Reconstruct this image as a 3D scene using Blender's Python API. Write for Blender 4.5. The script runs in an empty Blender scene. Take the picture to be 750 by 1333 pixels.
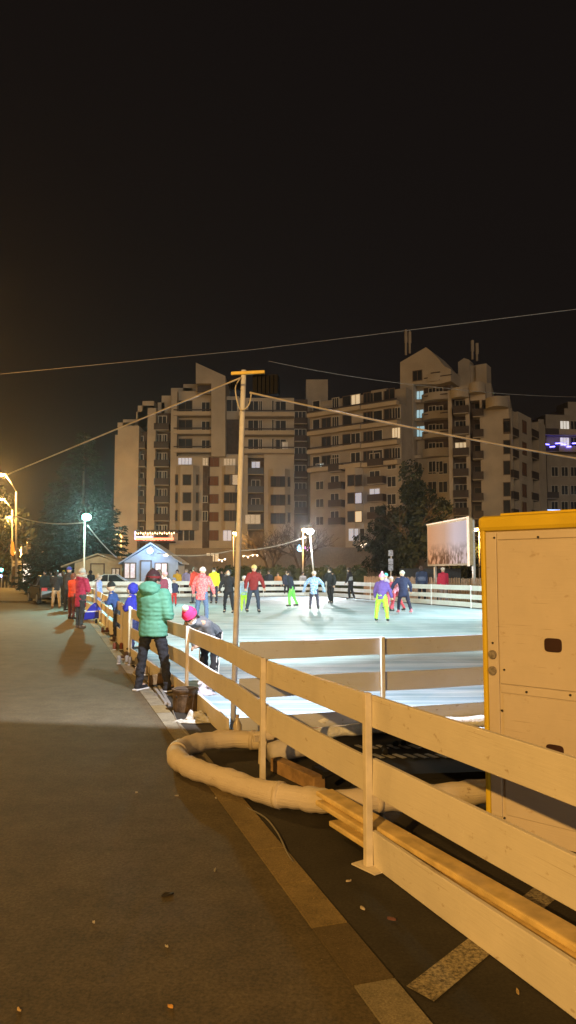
import bpy, bmesh, math, random
from mathutils import Vector, Matrix
random.seed(7)
sc = bpy.context.scene
COL = sc.collection
R = math.radians
# ------------------------------------------------------------------ camera
F = 965.0; EYE = 1.65; PITCH = math.atan((745 - 666.5) / F)
CP, SP = math.cos(PITCH), math.sin(PITCH)
cd = bpy.data.cameras.new('camera'); cam = bpy.data.objects.new('camera', cd); COL.objects.link(cam)
cam.location = (0, 0, EYE); cam.rotation_euler = (R(90) + PITCH, 0, 0)
cd.sensor_fit = 'VERTICAL'; cd.sensor_height = 36; cd.lens = F / 1333 * 36
cd.clip_start = .05; cd.clip_end = 2000
sc.camera = cam

def ray(px, py):
    v = (px - 375) / F; w = (666.5 - py) / F
    return (v, CP - w * SP, SP + w * CP)
def G(px, py, z=0.0):                      # point at height z seen at that pixel
    d = ray(px, py); t = (z - EYE) / d[2]
    return Vector((d[0] * t, d[1] * t, z))
def at(px, py, Y):                         # point at depth Y seen at that pixel
    d = ray(px, py); t = Y / d[1]
    return Vector((d[0] * t, Y, EYE + d[2] * t))
def gx(px, Y, z=0): p = at(px, 745, Y); return Vector((p.x, Y, z))

# ------------------------------------------------------------------ materials
MC = {}
def mat(name, col, rough=.7, var=.15, scale=8, bump=0., metal=0., spec=.4, emit=None, es=0., col2=None, detail=5, bscale=None, coat=0.):
    if name in MC: return MC[name]
    m = bpy.data.materials.new(name); m.use_nodes = True; nt = m.node_tree; N = nt.nodes; L = nt.links
    b = N['Principled BSDF']; b.inputs['Roughness'].default_value = rough; b.inputs['Metallic'].default_value = metal
    b.inputs['Specular IOR Level'].default_value = spec; b.inputs['Coat Weight'].default_value = coat
    tc = N.new('ShaderNodeTexCoord')
    if emit:
        b.inputs['Emission Color'].default_value = (*emit, 1); b.inputs['Emission Strength'].default_value = es
    nz = N.new('ShaderNodeTexNoise'); nz.inputs['Scale'].default_value = scale; nz.inputs['Detail'].default_value = detail
    L.new(tc.outputs['Object'], nz.inputs['Vector'])
    cr = N.new('ShaderNodeValToRGB')
    a = col2 if col2 else tuple(c * (1 - var) for c in col); c2 = col if col2 else tuple(min(1, c * (1 + var)) for c in col)
    cr.color_ramp.elements[0].color = (*a, 1); cr.color_ramp.elements[1].color = (*c2, 1)
    cr.color_ramp.elements[0].position = .35; cr.color_ramp.elements[1].position = .65
    L.new(nz.outputs['Fac'], cr.inputs['Fac']); L.new(cr.outputs['Color'], b.inputs['Base Color'])
    if bump:
        n2 = N.new('ShaderNodeTexNoise'); n2.inputs['Scale'].default_value = bscale or scale * 3; n2.inputs['Detail'].default_value = 6
        L.new(tc.outputs['Object'], n2.inputs['Vector'])
        bp = N.new('ShaderNodeBump'); bp.inputs['Strength'].default_value = bump; bp.inputs['Distance'].default_value = .02
        L.new(n2.outputs['Fac'], bp.inputs['Height']); L.new(bp.outputs['Normal'], b.inputs['Normal'])
    MC[name] = m; return m
def glow(name, col, s):
    if name in MC: return MC[name]
    m = mat(name, (.8, .8, .8), emit=col, es=s); m.cycles.emission_sampling = 'NONE'; return m
def asphalt(name, base, dark, patch_scale=.35, grain=90, stone=.75, rough=.85):
    m = bpy.data.materials.new(name); m.use_nodes = True; nt = m.node_tree; N = nt.nodes; L = nt.links
    b = N['Principled BSDF']; b.inputs['Roughness'].default_value = rough; b.inputs['Specular IOR Level'].default_value = .35
    tc = N.new('ShaderNodeTexCoord')
    def noise(s, d=6, r=.6):
        n = N.new('ShaderNodeTexNoise'); n.inputs['Scale'].default_value = s; n.inputs['Detail'].default_value = d; n.inputs['Roughness'].default_value = r
        L.new(tc.outputs['Object'], n.inputs['Vector']); return n
    def ramp(src, p0, p1, c0, c1):
        r = N.new('ShaderNodeValToRGB'); r.color_ramp.elements[0].position = p0; r.color_ramp.elements[1].position = p1
        r.color_ramp.elements[0].color = (*c0, 1); r.color_ramp.elements[1].color = (*c1, 1); L.new(src, r.inputs['Fac']); return r
    def mix(t, f, a, bb):
        x = N.new('ShaderNodeMix'); x.data_type = 'RGBA'; x.blend_type = t
        if isinstance(f, float): x.inputs[0].default_value = f
        else: L.new(f, x.inputs[0])
        L.new(a, x.inputs[6]); L.new(bb, x.inputs[7]); return x.outputs[2]
    big = ramp(noise(patch_scale, 4).outputs['Fac'], .35, .68, dark, base)
    med = ramp(noise(3.1, 8, .75).outputs['Fac'], .3, .7, (.6,) * 3, (1.15,) * 3)
    fine = ramp(noise(grain, 3, .8).outputs['Fac'], .36, .66, (.55,) * 3, (1.45,) * 3)
    c = mix('MULTIPLY', 1., big.outputs[0], med.outputs[0]); c = mix('MULTIPLY', stone, c, fine.outputs[0])
    v = N.new('ShaderNodeTexVoronoi'); v.inputs['Scale'].default_value = 26; L.new(tc.outputs['Object'], v.inputs['Vector'])
    sp = ramp(v.outputs['Distance'], .03, .09, (1,) * 3, (0,) * 3)
    spf = N.new('ShaderNodeMath'); spf.operation = 'MULTIPLY'; L.new(sp.outputs[0], spf.inputs[0])
    sel = ramp(v.outputs['Color'], .72, .76, (0,) * 3, (1,) * 3); L.new(sel.outputs[0], spf.inputs[1])
    lt = N.new('ShaderNodeRGB'); lt.outputs[0].default_value = (base[0] * 2.1, base[1] * 2.1, base[2] * 2, 1)
    c = mix('MIX', spf.outputs[0], c, lt.outputs[0])
    L.new(c, b.inputs['Base Color'])
    bp = N.new('ShaderNodeBump'); bp.inputs['Strength'].default_value = .55; bp.inputs['Distance'].default_value = .006
    L.new(noise(grain * .8, 4, .8).outputs['Fac'], bp.inputs['Height']); L.new(bp.outputs['Normal'], b.inputs['Normal'])
    MC[name] = m; return m

# ------------------------------------------------------------------ mesh builder
class MB:
    def __init__(s): s.v = []; s.f = []; s.m = []
    def add(s, vs, fs, mi=0):
        o = len(s.v); s.v += [Vector(a) for a in vs]; s.f += [tuple(i + o for i in f) for f in fs]; s.m += [mi] * len(fs); return s
    def box(s, c, d, rz=0, mi=0, rx=0, ry=0):
        M = Matrix.Translation(Vector(c)) @ Matrix.Rotation(rz, 4, 'Z') @ Matrix.Rotation(ry, 4, 'Y') @ Matrix.Rotation(rx, 4, 'X')
        vs = [M @ Vector((x * d[0] / 2, y * d[1] / 2, z * d[2] / 2)) for x in (-1, 1) for y in (-1, 1) for z in (-1, 1)]
        return s.add(vs, [(0, 1, 3, 2), (4, 6, 7, 5), (0, 4, 5, 1), (2, 3, 7, 6), (0, 2, 6, 4), (1, 5, 7, 3)], mi)
    def hexa(s, a, b, mi=0):               # bottom ring a, top ring b
        n = len(a)
        return s.add(list(a) + list(b), [tuple(range(n))[::-1], tuple(range(n, 2 * n))] + [(i, (i + 1) % n, n + (i + 1) % n, n + i) for i in range(n)], mi)
    def prism(s, poly, off, mi=0):         # poly of 3-D points swept by off
        off = Vector(off); return s.hexa([Vector(p) for p in poly], [Vector(p) + off for p in poly], mi)
    def plank(s, p, q, z0, z1, t, off=0, mi=0):   # board between two ground points
        p = Vector((p[0], p[1], 0)); q = Vector((q[0], q[1], 0)); n = (q - p).normalized(); n = Vector((-n.y, n.x, 0))
        a = [p + n * off, q + n * off, q + n * (off + t), p + n * (off + t)]
        return s.hexa([v + Vector((0, 0, z0)) for v in a], [v + Vector((0, 0, z1)) for v in a], mi)
    def tube(s, pts, r, n=8, mi=0, flat=1., side=None):
        pts = [Vector(p) for p in pts]; k = len(pts); rs = r if isinstance(r, (list, tuple)) else [r] * k
        prev = None; rings = []
        for i, p in enumerate(pts):
            t = (pts[min(i + 1, k - 1)] - pts[max(i - 1, 0)]).normalized()
            if side is not None: u = Vector(side) - t * Vector(side).dot(t)
            elif prev is None: u = t.orthogonal()
            else: u = prev - t * prev.dot(t)
            if u.length < 1e-5: u = t.orthogonal()
            u.normalize(); w = t.cross(u); prev = u
            rings.append([p + (u * math.cos(2 * math.pi * j / n) + w * math.sin(2 * math.pi * j / n) * flat) * rs[i] for j in range(n)])
        vs = [v for g in rings for v in g]; fs = []
        for i in range(k - 1):
            for j in range(n):
                a = i * n + j; b = i * n + (j + 1) % n; fs.append((a, b, b + n, a + n))
        fs.append(tuple(range(n))[::-1]); fs.append(tuple(range((k - 1) * n, k * n)))
        return s.add(vs, fs, mi)
    def cap(s, a, b, r0, r1, n=12, mi=0, flat=1., side=None):   # tapered capsule
        a = Vector(a); b = Vector(b); d = (b - a); L = d.length
        if L < 1e-6: return s.ball(a, (r0,) * 3, mi=mi)
        d /= L; P = []; Q = []
        for t in (-.98, -.8, -.45): P.append(a + d * r0 * t); Q.append(r0 * math.sqrt(1 - t * t))
        P.append(a); Q.append(r0); P.append(b); Q.append(r1)
        for t in (.45, .8, .98): P.append(b + d * r1 * t); Q.append(r1 * math.sqrt(1 - t * t))
        return s.tube(P, Q, n, mi, flat, side)
    def ball(s, c, r, n=12, m=8, mi=0, z0=-1., z1=1., M=None):
        c = Vector(c); vs = []; fs = []
        a0 = math.asin(max(-1, z0)); a1 = math.asin(min(1, z1))
        for i in range(m + 1):
            a = a0 + (a1 - a0) * i / m
            for j in range(n):
                q = Vector((r[0] * math.cos(a) * math.cos(2 * math.pi * j / n), r[1] * math.cos(a) * math.sin(2 * math.pi * j / n), r[2] * math.sin(a)))
                vs.append(c + (M @ q if M else q))
        for i in range(m):
            for j in range(n):
                p = i * n + j; q = i * n + (j + 1) % n; fs.append((p, q, q + n, p + n))
        fs.append(tuple(range(n))[::-1]); fs.append(tuple(range(m * n, (m + 1) * n)))
        return s.add(vs, fs, mi)
    def mesh(s, name, mats, smooth=False, off=None):
        me = bpy.data.meshes.new(name)
        o = Vector(off) if off is not None else Vector((0, 0, 0))
        me.from_pydata([tuple(v - o) for v in s.v], [], s.f)
        for m in (mats if isinstance(mats, (list, tuple)) else [mats]): me.materials.append(m)
        me.polygons.foreach_set('material_index', s.m)
        bm = bmesh.new(); bm.from_mesh(me); bmesh.ops.remove_doubles(bm, verts=bm.verts, dist=1e-5)
        bmesh.ops.recalc_face_normals(bm, faces=bm.faces); bm.to_mesh(me); bm.free()
        if smooth: me.polygons.foreach_set('use_smooth', [True] * len(me.polygons))
        me.update(); return me

def thing(name, label, cat, loc=(0, 0, 0), rz=0, group=None):
    o = bpy.data.objects.new(name, None); o.empty_display_size = .2; COL.objects.link(o)
    o.location = loc; o.rotation_euler = (0, 0, rz); o['label'] = label; o['category'] = cat
    if group: o['group'] = group
    return o
def tag(o, label, cat, group=None, kind=None):
    o['label'] = label; o['category'] = cat
    if group: o['group'] = group
    if kind: o['kind'] = kind
    return o
# child meshes given in world coordinates (root unrotated) or local ones
def top_of(o):
    p = Vector((0, 0, 0))
    while o: p = p + o.location; o = o.parent
    return p
def part(name, mb, mats, parent, world=False, smooth=False, bevel=0, label=None, auto=False):
    me = mb.mesh(name, mats, smooth, off=top_of(parent) if world else None)
    o = bpy.data.objects.new(name, me); COL.objects.link(o); o.parent = parent
    if label: o['label'] = label
    if bevel:
        b = o.modifiers.new('bevel', 'BEVEL'); b.width = bevel; b.segments = 2; b.limit_method = 'ANGLE'
    return o
def solo(name, mb, mats, label, cat, loc, smooth=False, bevel=0, group=None, kind=None):
    me = mb.mesh(name, mats, smooth, off=loc); o = bpy.data.objects.new(name, me); COL.objects.link(o); o.location = loc
    if cat: tag(o, label, cat, group)
    if kind: o['kind'] = kind
    if bevel:
        b = o.modifiers.new('bevel', 'BEVEL'); b.width = bevel; b.segments = 2; b.limit_method = 'ANGLE'
    return o
def struct(name, mb, mats, smooth=False): return solo(name, mb, mats, None, None, (0, 0, 0), smooth, kind='structure')
def light(name, kind, loc, power, col, size=.1, target=None, parent=None, **k):
    l = bpy.data.lights.new(name, kind); l.energy = power; l.color = col
    if kind in ('POINT', 'SPOT'): l.shadow_soft_size = size
    if kind == 'AREA': l.size = size
    o = bpy.data.objects.new(name, l); COL.objects.link(o); o.location = loc
    for a, b in k.items(): setattr(l, a, b)
    if target is not None: o.rotation_euler = (Vector(target) - Vector(loc)).to_track_quat('-Z', 'Y').to_euler()
    if parent:
        o.parent = parent; o.location = Vector(loc) - parent.location
    return o
SODIUM = (1, .53, .13); COOL = (.78, 1, .97); WHITE = (.9, .95, 1)

# ------------------------------------------------------------------ palette
def painted(name, col, dirt, rough=.55, amt=.3):
    m = bpy.data.materials.new(name); m.use_nodes = True; N = m.node_tree.nodes; L = m.node_tree.links; bs = N['Principled BSDF']; bs.inputs['Roughness'].default_value = rough
    tc = N.new('ShaderNodeTexCoord')
    def nz(sc_, s_, d, p0, p1, c0, c1):
        mp = N.new('ShaderNodeMapping'); mp.inputs['Scale'].default_value = sc_; L.new(tc.outputs['Object'], mp.inputs[0]); n = N.new('ShaderNodeTexNoise'); n.inputs['Scale'].default_value = s_; n.inputs['Detail'].default_value = d; n.inputs['Roughness'].default_value = .65; L.new(mp.outputs[0], n.inputs['Vector'])
        r_ = N.new('ShaderNodeValToRGB'); r_.color_ramp.elements[0].position = p0; r_.color_ramp.elements[1].position = p1; r_.color_ramp.elements[0].color = (*c0, 1); r_.color_ramp.elements[1].color = (*c1, 1); L.new(n.outputs['Fac'], r_.inputs[0]); return n, r_
    def mul(a, b_, f):
        x = N.new('ShaderNodeMix'); x.data_type = 'RGBA'; x.blend_type = 'MULTIPLY'; x.inputs[0].default_value = f; L.new(a, x.inputs[6]); L.new(b_, x.inputs[7]); return x.outputs[2]
    _, base = nz((1, 1, 1), 2.3, 6, .3, .7, tuple(c * .86 for c in col), col)
    g, grain = nz((1.2, 1.2, 26), 4, 6, .35, .6, (.80,) * 3, (1,) * 3)
    _, spots = nz((1, 1, 1.6), 13, 4, .27, .36, dirt, (1, 1, 1))
    _, scr = nz((.7, .7, 40), 3, 2, .28, .31, (.62, .55, .45), (1, 1, 1))
    c = mul(mul(mul(base.outputs[0], grain.outputs[0], amt * .55), spots.outputs[0], .8), scr.outputs[0], .6); L.new(c, bs.inputs['Base Color'])
    bp = N.new('ShaderNodeBump'); bp.inputs['Strength'].default_value = .25; bp.inputs['Distance'].default_value = .004; L.new(g.outputs['Fac'], bp.inputs['Height']); L.new(bp.outputs[0], bs.inputs['Normal'])
    MC[name] = m; return m
m_paint = painted('cream_fence_paint', (.76, .71, .62), (.6, .5, .38))
m_pole = mat('pole_paint', (.76, .78, .86), .5, .08, 12)
m_tan = mat('fence_post_paint', (.68, .62, .52), .5, .08, 12)
m_wood = mat('pale_pine', (.66, .5, .22), .65, .18, 9, .2)
m_wood2 = mat('weathered_wood', (.3, .19, .09), .8, .3, 9, .3)
m_conc = mat('concrete_wall', (.42, .36, .29), .9, .1, .4)
m_conc2 = mat('concrete_wall_dull', (.33, .285, .235), .9, .12, .5)
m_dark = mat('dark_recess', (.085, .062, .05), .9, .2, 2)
m_frame = mat('window_frame_white', (.5, .46, .4), .6)
m_framed = mat('window_frame_dark', (.14, .1, .07), .6)
m_pane = mat('dark_glass', (.03, .032, .038), .5, spec=.15)
m_rust = mat('rust_shutter', (.16, .07, .04), .8)
m_rail = mat('balcony_rail_dark', (.06, .045, .04), .7)
m_metal = mat('galvanised_metal', (.45, .45, .45), .45, .1, 20, metal=.6)
m_black = mat('black_plastic', (.014, .014, .016), .85, spec=.12)
m_blackm = mat('black_metal', (.03, .03, .03), .45, metal=.4)
m_rubber = mat('rubber', (.02, .02, .02), .8)

# ------------------------------------------------------------------ ground
m_road = asphalt('asphalt_lot', (.04, .035, .026), (.022, .019, .015), .5, 60)
m_pave = asphalt('asphalt_pavement', (.12, .094, .056), (.08, .063, .037), .3, 60)
b = MB(); b.add([(-600, -60, 0), (600, -60, 0), (600, 900, 0), (-600, 900, 0)], [(0, 1, 2, 3)]); struct('ground', b, m_road)
k0 = G(495, 1333); k1 = G(223, 957); kd = (k1 - k0).normalized(); kn = Vector((kd.y, -kd.x, 0))  # kn points right
KW = .175
def kp(t, o=0, z=0): return k0 + kd * t + kn * o + Vector((0, 0, z))
b = MB(); b.add([kp(-8, -.001, .004), kp(120, -.001, .004), kp(120, -60, .004), kp(-8, -60, .004)], [(0, 1, 2, 3)]); struct('pavement', b, m_pave)
b = MB(); t = -3.75; i = 0
while t < 60:
    L = .5; mi = 2 if .2 < t < .7 else 0 if t < .2 else 1 if t < 2.9 else random.choice([0, 0, 1, 3])
    a = [kp(t + .006, 0), kp(t + L - .006, 0), kp(t + L - .006, KW), kp(t + .006, KW)]
    b.hexa([v.copy() for v in a], [v + Vector((0, 0, .012)) for v in a], mi); t += L; i += 1
struct('kerb', b, [asphalt('kerb_light', (.27, .235, .16), (.22, .19, .13), 1.5, 120), asphalt('kerb_mid', (.25, .185, .085), (.2, .15, .07), 1.5, 120), asphalt('kerb_dark', (.125, .095, .05), (.1, .075, .04), 1.5, 120), asphalt('kerb_grey', (.16, .14, .1), (.13, .11, .08), 1.5, 120)])
# kerb of the far road + yellowish asphalt beyond the pavement
b = MB(); b.add([(-60, 52, .008), (-17, 46.5, .008), (-20, 140, .008), (-120, 140, .008)], [(0, 1, 2, 3)]); struct('road', b, asphalt('asphalt_road', (.12, .11, .09), (.09, .08, .07), .2))
b = MB(); b.box((-30, 42.8, .05), (34, .16, .1), rz=-.14); struct('road_kerb', b, mat('kerb_dark', (.12, .1, .08)))
# parking bay line, worn
def worn():
    m = bpy.data.materials.new('worn_line_paint'); m.use_nodes = True; N = m.node_tree.nodes; L = m.node_tree.links
    bs = N['Principled BSDF']; bs.inputs['Roughness'].default_value = .8; tc = N.new('ShaderNodeTexCoord')
    n = N.new('ShaderNodeTexNoise'); n.inputs['Scale'].default_value = 60; n.inputs['Detail'].default_value = 9; n.inputs['Roughness'].default_value = .75
    L.new(tc.outputs['Object'], n.inputs['Vector']); r = N.new('ShaderNodeValToRGB')
    r.color_ramp.elements[0].position = .4; r.color_ramp.elements[1].position = .6
    r.color_ramp.elements[0].color = (.06, .05, .035, 1); r.color_ramp.elements[1].color = (.36, .31, .2, 1)
    L.new(n.outputs['Fac'], r.inputs['Fac']); L.new(r.outputs['Color'], bs.inputs['Base Color']); return m
m_worn = worn()
a0, a1, a2, a3 = G(529, 1285), G(565, 1305), G(724, 1172), G(694, 1156)
ext = ((a3 - a0) + (a2 - a1)) / 2
b = MB(); b.add([a0 + Vector((0, 0, .004)), a1 + Vector((0, 0, .004)), a1 + ext * 3 + Vector((0, 0, .004)), a0 + ext * 3 + Vector((0, 0, .004))], [(0, 1, 2, 3)])
struct('bay_line', b, m_worn)

# ------------------------------------------------------------------ rink
O = Vector((-.58, 7.5, 0)); E1 = Vector((.947, .32, 0)).normalized(); E2 = Vector((-E1.y, E1.x, 0))
IZ = .06
def rk(a, bb, z=0): return O + E1 * a + E2 * bb + Vector((0, 0, z))
RW, RL = 16.5, 40.0
def ice_mat():
    m = bpy.data.materials.new('rink_ice'); m.use_nodes = True; N = m.node_tree.nodes; L = m.node_tree.links
    bs = N['Principled BSDF']; bs.inputs['Specular IOR Level'].default_value = .5
    tc = N.new('ShaderNodeTexCoord')
    def nz(s, d, sc_=(1, 1, 1), rot=0):
        mp = N.new('ShaderNodeMapping'); mp.inputs['Scale'].default_value = sc_; mp.inputs['Rotation'].default_value = (0, 0, rot)
        L.new(tc.outputs['Object'], mp.inputs['Vector']); n = N.new('ShaderNodeTexNoise'); n.inputs['Scale'].default_value = s; n.inputs['Detail'].default_value = d
        L.new(mp.outputs['Vector'], n.inputs['Vector']); return n
    r = N.new('ShaderNodeValToRGB'); r.color_ramp.elements[0].position = .35; r.color_ramp.elements[1].position = .62
    r.color_ramp.elements[0].color = (.46, .58, .63, 1); r.color_ramp.elements[1].color = (.58, .68, .74, 1)
    L.new(nz(1.3, 8, (1, .25, 1), .35).outputs['Fac'], r.inputs['Fac'])
    r2 = N.new('ShaderNodeValToRGB'); r2.color_ramp.elements[0].position = .46; r2.color_ramp.elements[1].position = .5
    r2.color_ramp.elements[0].color = (.68, .76, .8, 1); r2.color_ramp.elements[1].color = (1, 1, 1, 1)
    L.new(nz(2.2, 3, (.12, 2.2, 1), -.25).outputs['Fac'], r2.inputs['Fac'])
    mx = N.new('ShaderNodeMix'); mx.data_type = 'RGBA'; mx.blend_type = 'MULTIPLY'; mx.inputs[0].default_value = 1
    L.new(r.outputs['Color'], mx.inputs[6]); L.new(r2.outputs['Color'], mx.inputs[7])
    r3 = N.new('ShaderNodeValToRGB'); r3.color_ramp.elements[0].position = .44; r3.color_ramp.elements[1].position = .49; r3.color_ramp.elements[0].color = (.72, .78, .82, 1); r3.color_ramp.elements[1].color = (1, 1, 1, 1); L.new(nz(5.5, 3, (.1, 2.6, 1), .8).outputs['Fac'], r3.inputs['Fac'])
    m3 = N.new('ShaderNodeMix'); m3.data_type = 'RGBA'; m3.blend_type = 'MULTIPLY'; m3.inputs[0].default_value = .8; L.new(mx.outputs[2], m3.inputs[6]); L.new(r3.outputs['Color'], m3.inputs[7]); L.new(m3.outputs[2], bs.inputs['Base Color'])
    rr = N.new('ShaderNodeMapRange'); rr.inputs[3].default_value = .55; rr.inputs[4].default_value = .8
    L.new(nz(3, 5).outputs['Fac'], rr.inputs[0]); L.new(rr.outputs[0], bs.inputs['Roughness'])
    bp = N.new('ShaderNodeBump'); bp.inputs['Strength'].default_value = .35; bp.inputs['Distance'].default_value = .01
    L.new(nz(9, 8, (1, .3, 1), .3).outputs['Fac'], bp.inputs['Height']); L.new(bp.outputs['Normal'], bs.inputs['Normal']); return m
m_ice = ice_mat()
b = MB(); ring = [rk(.05, .1), rk(RW - .05, .1), rk(RW - .05, RL - .1), rk(.05, RL - .1)]
b.hexa([v.copy() for v in ring], [v + Vector((0, 0, IZ)) for v in ring]); struct('ice', b, m_ice)

m_white = mat('white_board_paint', (.78, .8, .8), .55, .06, 2)
def fence(name, label, pts, boards, m=m_paint, posts=None, t=.028, post_w=.042, ph=.96, post_side=-1, plates=False, boards_per=None, pm=None):
    root = thing(name, label, 'fence', (pts[0][0], pts[0][1], 0))
    for i in range(len(pts) - 1):
        bb = boards_per[i] if boards_per else boards
        p, q = Vector(pts[i]).to_3d(), Vector(pts[i + 1]).to_3d(); p.z = q.z = 0
        d = (q - p).normalized()
        for (z0, z1) in bb:
            mb = MB(); jit = random.uniform(-.006, .006); nn_ = Vector((-d.y, d.x, 0)); ns = 10; ph1, ph2, am = random.uniform(0, 6), random.uniform(0, 6), random.uniform(.002, .006)
            A_ = p + d * .003; B_ = q - d * .003; ringz = []
            for k_ in range(ns + 1):
                u_ = k_ / ns; c_ = A_.lerp(B_, u_); dz = am * math.sin(u_ * 5 + ph1) + jit if z0 > .02 else jit * .3; dn = am * .8 * math.sin(u_ * 4 + ph2) * math.sin(math.pi * u_); tw = .004 * math.sin(u_ * 3 + ph1)
                ringz += [c_ + nn_ * (dn - tw) + Vector((0, 0, z0 + dz)), c_ + nn_ * (t + dn - tw) + Vector((0, 0, z0 + dz)), c_ + nn_ * (t + dn + tw) + Vector((0, 0, z1 + dz)), c_ + nn_ * (dn + tw) + Vector((0, 0, z1 + dz))]
            mb.add(ringz, [(4 * k_ + a_, 4 * k_ + (a_ + 1) % 4, 4 * k_ + 4 + (a_ + 1) % 4, 4 * k_ + 4 + a_) for k_ in range(ns) for a_ in range(4)] + [(0, 1, 2, 3), (4 * ns + 3, 4 * ns + 2, 4 * ns + 1, 4 * ns)])
            part('board', mb, m, root, world=True, bevel=.004)
    for i, p in enumerate(pts):
        if posts and not posts[i]: continue
        p = Vector(p).to_3d(); p.z = 0
        q = Vector(pts[i + 1]).to_3d() if i + 1 < len(pts) else p + (p - Vector(pts[i - 1]).to_3d()); q.z = 0
        d = (q - p).normalized(); n = Vector((-d.y, d.x, 0))
        c = p + n * (post_side * (post_w / 2 + .002) if post_side < 0 else t + post_w / 2 + .002)
        mb = MB(); mb.box(c + Vector((0, 0, ph / 2 + .004)), (post_w, post_w, ph), rz=math.atan2(d.y, d.x))
        po = part('post', mb, pm or m_tan, root, world=True, bevel=.004)
        if plates:
            mb = MB(); mb.box(c + Vector((-.01, 0, .008)), (.18, .16, .008), rz=math.atan2(d.y, d.x) + .2)
            pl = part('base_plate', mb, pm or m_tan, root, world=True)
            mb = MB(); mb.tube([c + Vector((0, 0, .765)) - n * .03, c + Vector((0, 0, .765)) + n * .01], .006, 8)
            part('bolt', mb, m_blackm, root, world=True)
    return root
B3 = [(.39, .59), (.77, .95)]; B4 = [(.004, .2)] + B3
p490 = G(490, 1127); p355 = G(350, 1016); pcor = O.copy(); p250 = G(248, 914); p216 = G(215, 889); p171 = G(171.5, 858); p121 = G(124, 801)
s1d = (G(750, 1321) - p490).normalized()
near_end = p490 + s1d * 3.9
fence('rink_fence', 'nearest cream plank fence with three boards running out of frame at lower right', [near_end, p490 + s1d * 1.9, p490], B4, plates=False, post_side=1, posts=[1, 0, 1])
r_ = fence('rink_fence', 'two board cream fence passing over the bent insulated pipe', [p490, p355, pcor], B3, plates=False, post_side=1, posts=[0, 1, 0])
# base plate of the p490 post
mb = MB(); mb.box(p490 + Vector((-.015, -.02, .008)), (.19, .17, .008), rz=math.atan2(s1d.y, s1d.x) + .25)
part('base_plate', mb, m_tan, [o for o in COL.objects if o.name == 'rink_fence'][0], world=True)
fence('rink_fence', 'cream plank fence beside the person in green, child leaning over it', [pcor, p250, p216], B4, post_side=1, posts=[0, 1, 1], ph=.96)
# section behind the green person and the long far left run
ks = [p171 + (p121 - p171) * f for f in (0, .13, .27, .43, .66, 1)]
far_l = rk(-.1, RL)
fence('rink_fence', 'closed cream gate panel of the fence behind the green jacket', [p216 - Vector((.05, 0, 0)), p171], B4, post_side=1, posts=[0, 0], ph=.9)
fence('rink_fence', 'long cream board fence with many posts between kerb shoes and ice', [ks[0], ks[1], ks[2], ks[3], ks[4], ks[5], ks[5] + (far_l - ks[5]) * .5, far_l], [(.004, .34), (.46, .66), (.78, .98)], post_side=1, ph=1.0,
      boards_per=[[(.004, .98)], *[[(.004, .36), (.47, .66), (.78, .98)]] * 6])
# near end
c2 = rk(3.2, 0) ; fence('rink_fence', 'dull white plank fence across the near end of the ice', [pcor + E1 * .1, rk(1.67, 0), rk(3.6, 0), rk(5.6, 0), rk(8, 0)], B4, m=painted('end_board_cool_tint', (.62, .68, .84), (.55, .5, .45)), post_side=-1, posts=[0, 1, 1, 1, 1], pm=m_white)  # bluish board colour has cool bounce light off the ice painted in
far = [rk(RW, 0), rk(RW, 6), rk(RW, 12), rk(RW, 18), rk(RW, 21.5), rk(RW, 25), rk(RW, 28.5), rk(RW, 32), rk(RW, 35), rk(RW - .3, 38.2), rk(RW - 1.2, 39.8)]
W3 = [(.1, .32), (.45, .66), (.84, 1.06)]
fence('rink_fence', 'white three board fence along the right side of the ice before the picket fence', far, W3, m=m_white, post_side=1, ph=1.07, pm=m_white)
fe = [rk(RW - 1.25, 39.85)] + [rk(a, 40.0) for a in (12.4, 9.6, 6.8, 4., 1.4, 0)]
fence('rink_fence', 'white board fence across the far end of the ice', fe, [(.1, .3), (.45, .68), (.84, 1.08)], m=m_white, post_side=1, ph=1.08, pm=m_white)
# timber skirting of the ice
b = MB(); b.plank(rk(-.02, -.0), rk(RW, -.0), .0, .07, .06, -.1); b.plank(rk(0, RL), rk(RW, RL), 0, .12, .8, .15)
solo('timber_edging', b, m_wood2, 'brown timber edging along the ends of the ice', 'edging', (0, 7, 0))

# ------------------------------------------------------------------ big items near
def smooth_path(pts, n=6):
    out = []; P = [Vector(p) for p in pts]
    for i in range(len(P) - 1):
        p0 = P[max(i - 1, 0)]; p1 = P[i]; p2 = P[i + 1]; p3 = P[min(i + 2, len(P) - 1)]
        for k in range(n):
            t = k / n
            out.append(.5 * ((2 * p1) + (-p0 + p2) * t + (2 * p0 - 5 * p1 + 4 * p2 - p3) * t * t + (-p0 + 3 * p1 - 3 * p2 + p3) * t ** 3))
    out.append(P[-1]); return out
m_ins = painted('pipe_insulation', (.66, .58, .47), (.4, .3, .2), .75, .2)
for n_ in m_ins.node_tree.nodes:
    if n_.type == 'BUMP': n_.inputs['Strength'].default_value = .6; n_.inputs['Distance'].default_value = .015
hp = [(388, 962, .16), (345, 964, .10), (300, 962, .1), (262, 966, .1), (236, 974, .1), (230, 985, .1), (246, 998, .09), (290, 1013, .09), (345, 1031, .09), (400, 1040, .09), (450, 1044, .09), (520, 1040, .09), (600, 1033, .09), (660, 1027, .09)]
hpts = smooth_path([G(*h) for h in hp], 7)
hr = [.082 + .005 * math.sin(i * .9) + .004 * math.sin(i * 2.3) + random.uniform(-.003, .003) for i in range(len(hpts))]
hose = thing('insulated_pipe', 'thick cream insulated pipe bent in a loop across the kerb', 'pipe', tuple(G(230, 985)))
b = MB(); b.tube(hpts, hr, 20)
for i in (9, 31, 58, 74):
    d = (hpts[i + 1] - hpts[i]).normalized(); b.tube([hpts[i], hpts[i] + d * .04], hr[i] + .002, 20, 1)
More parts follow.
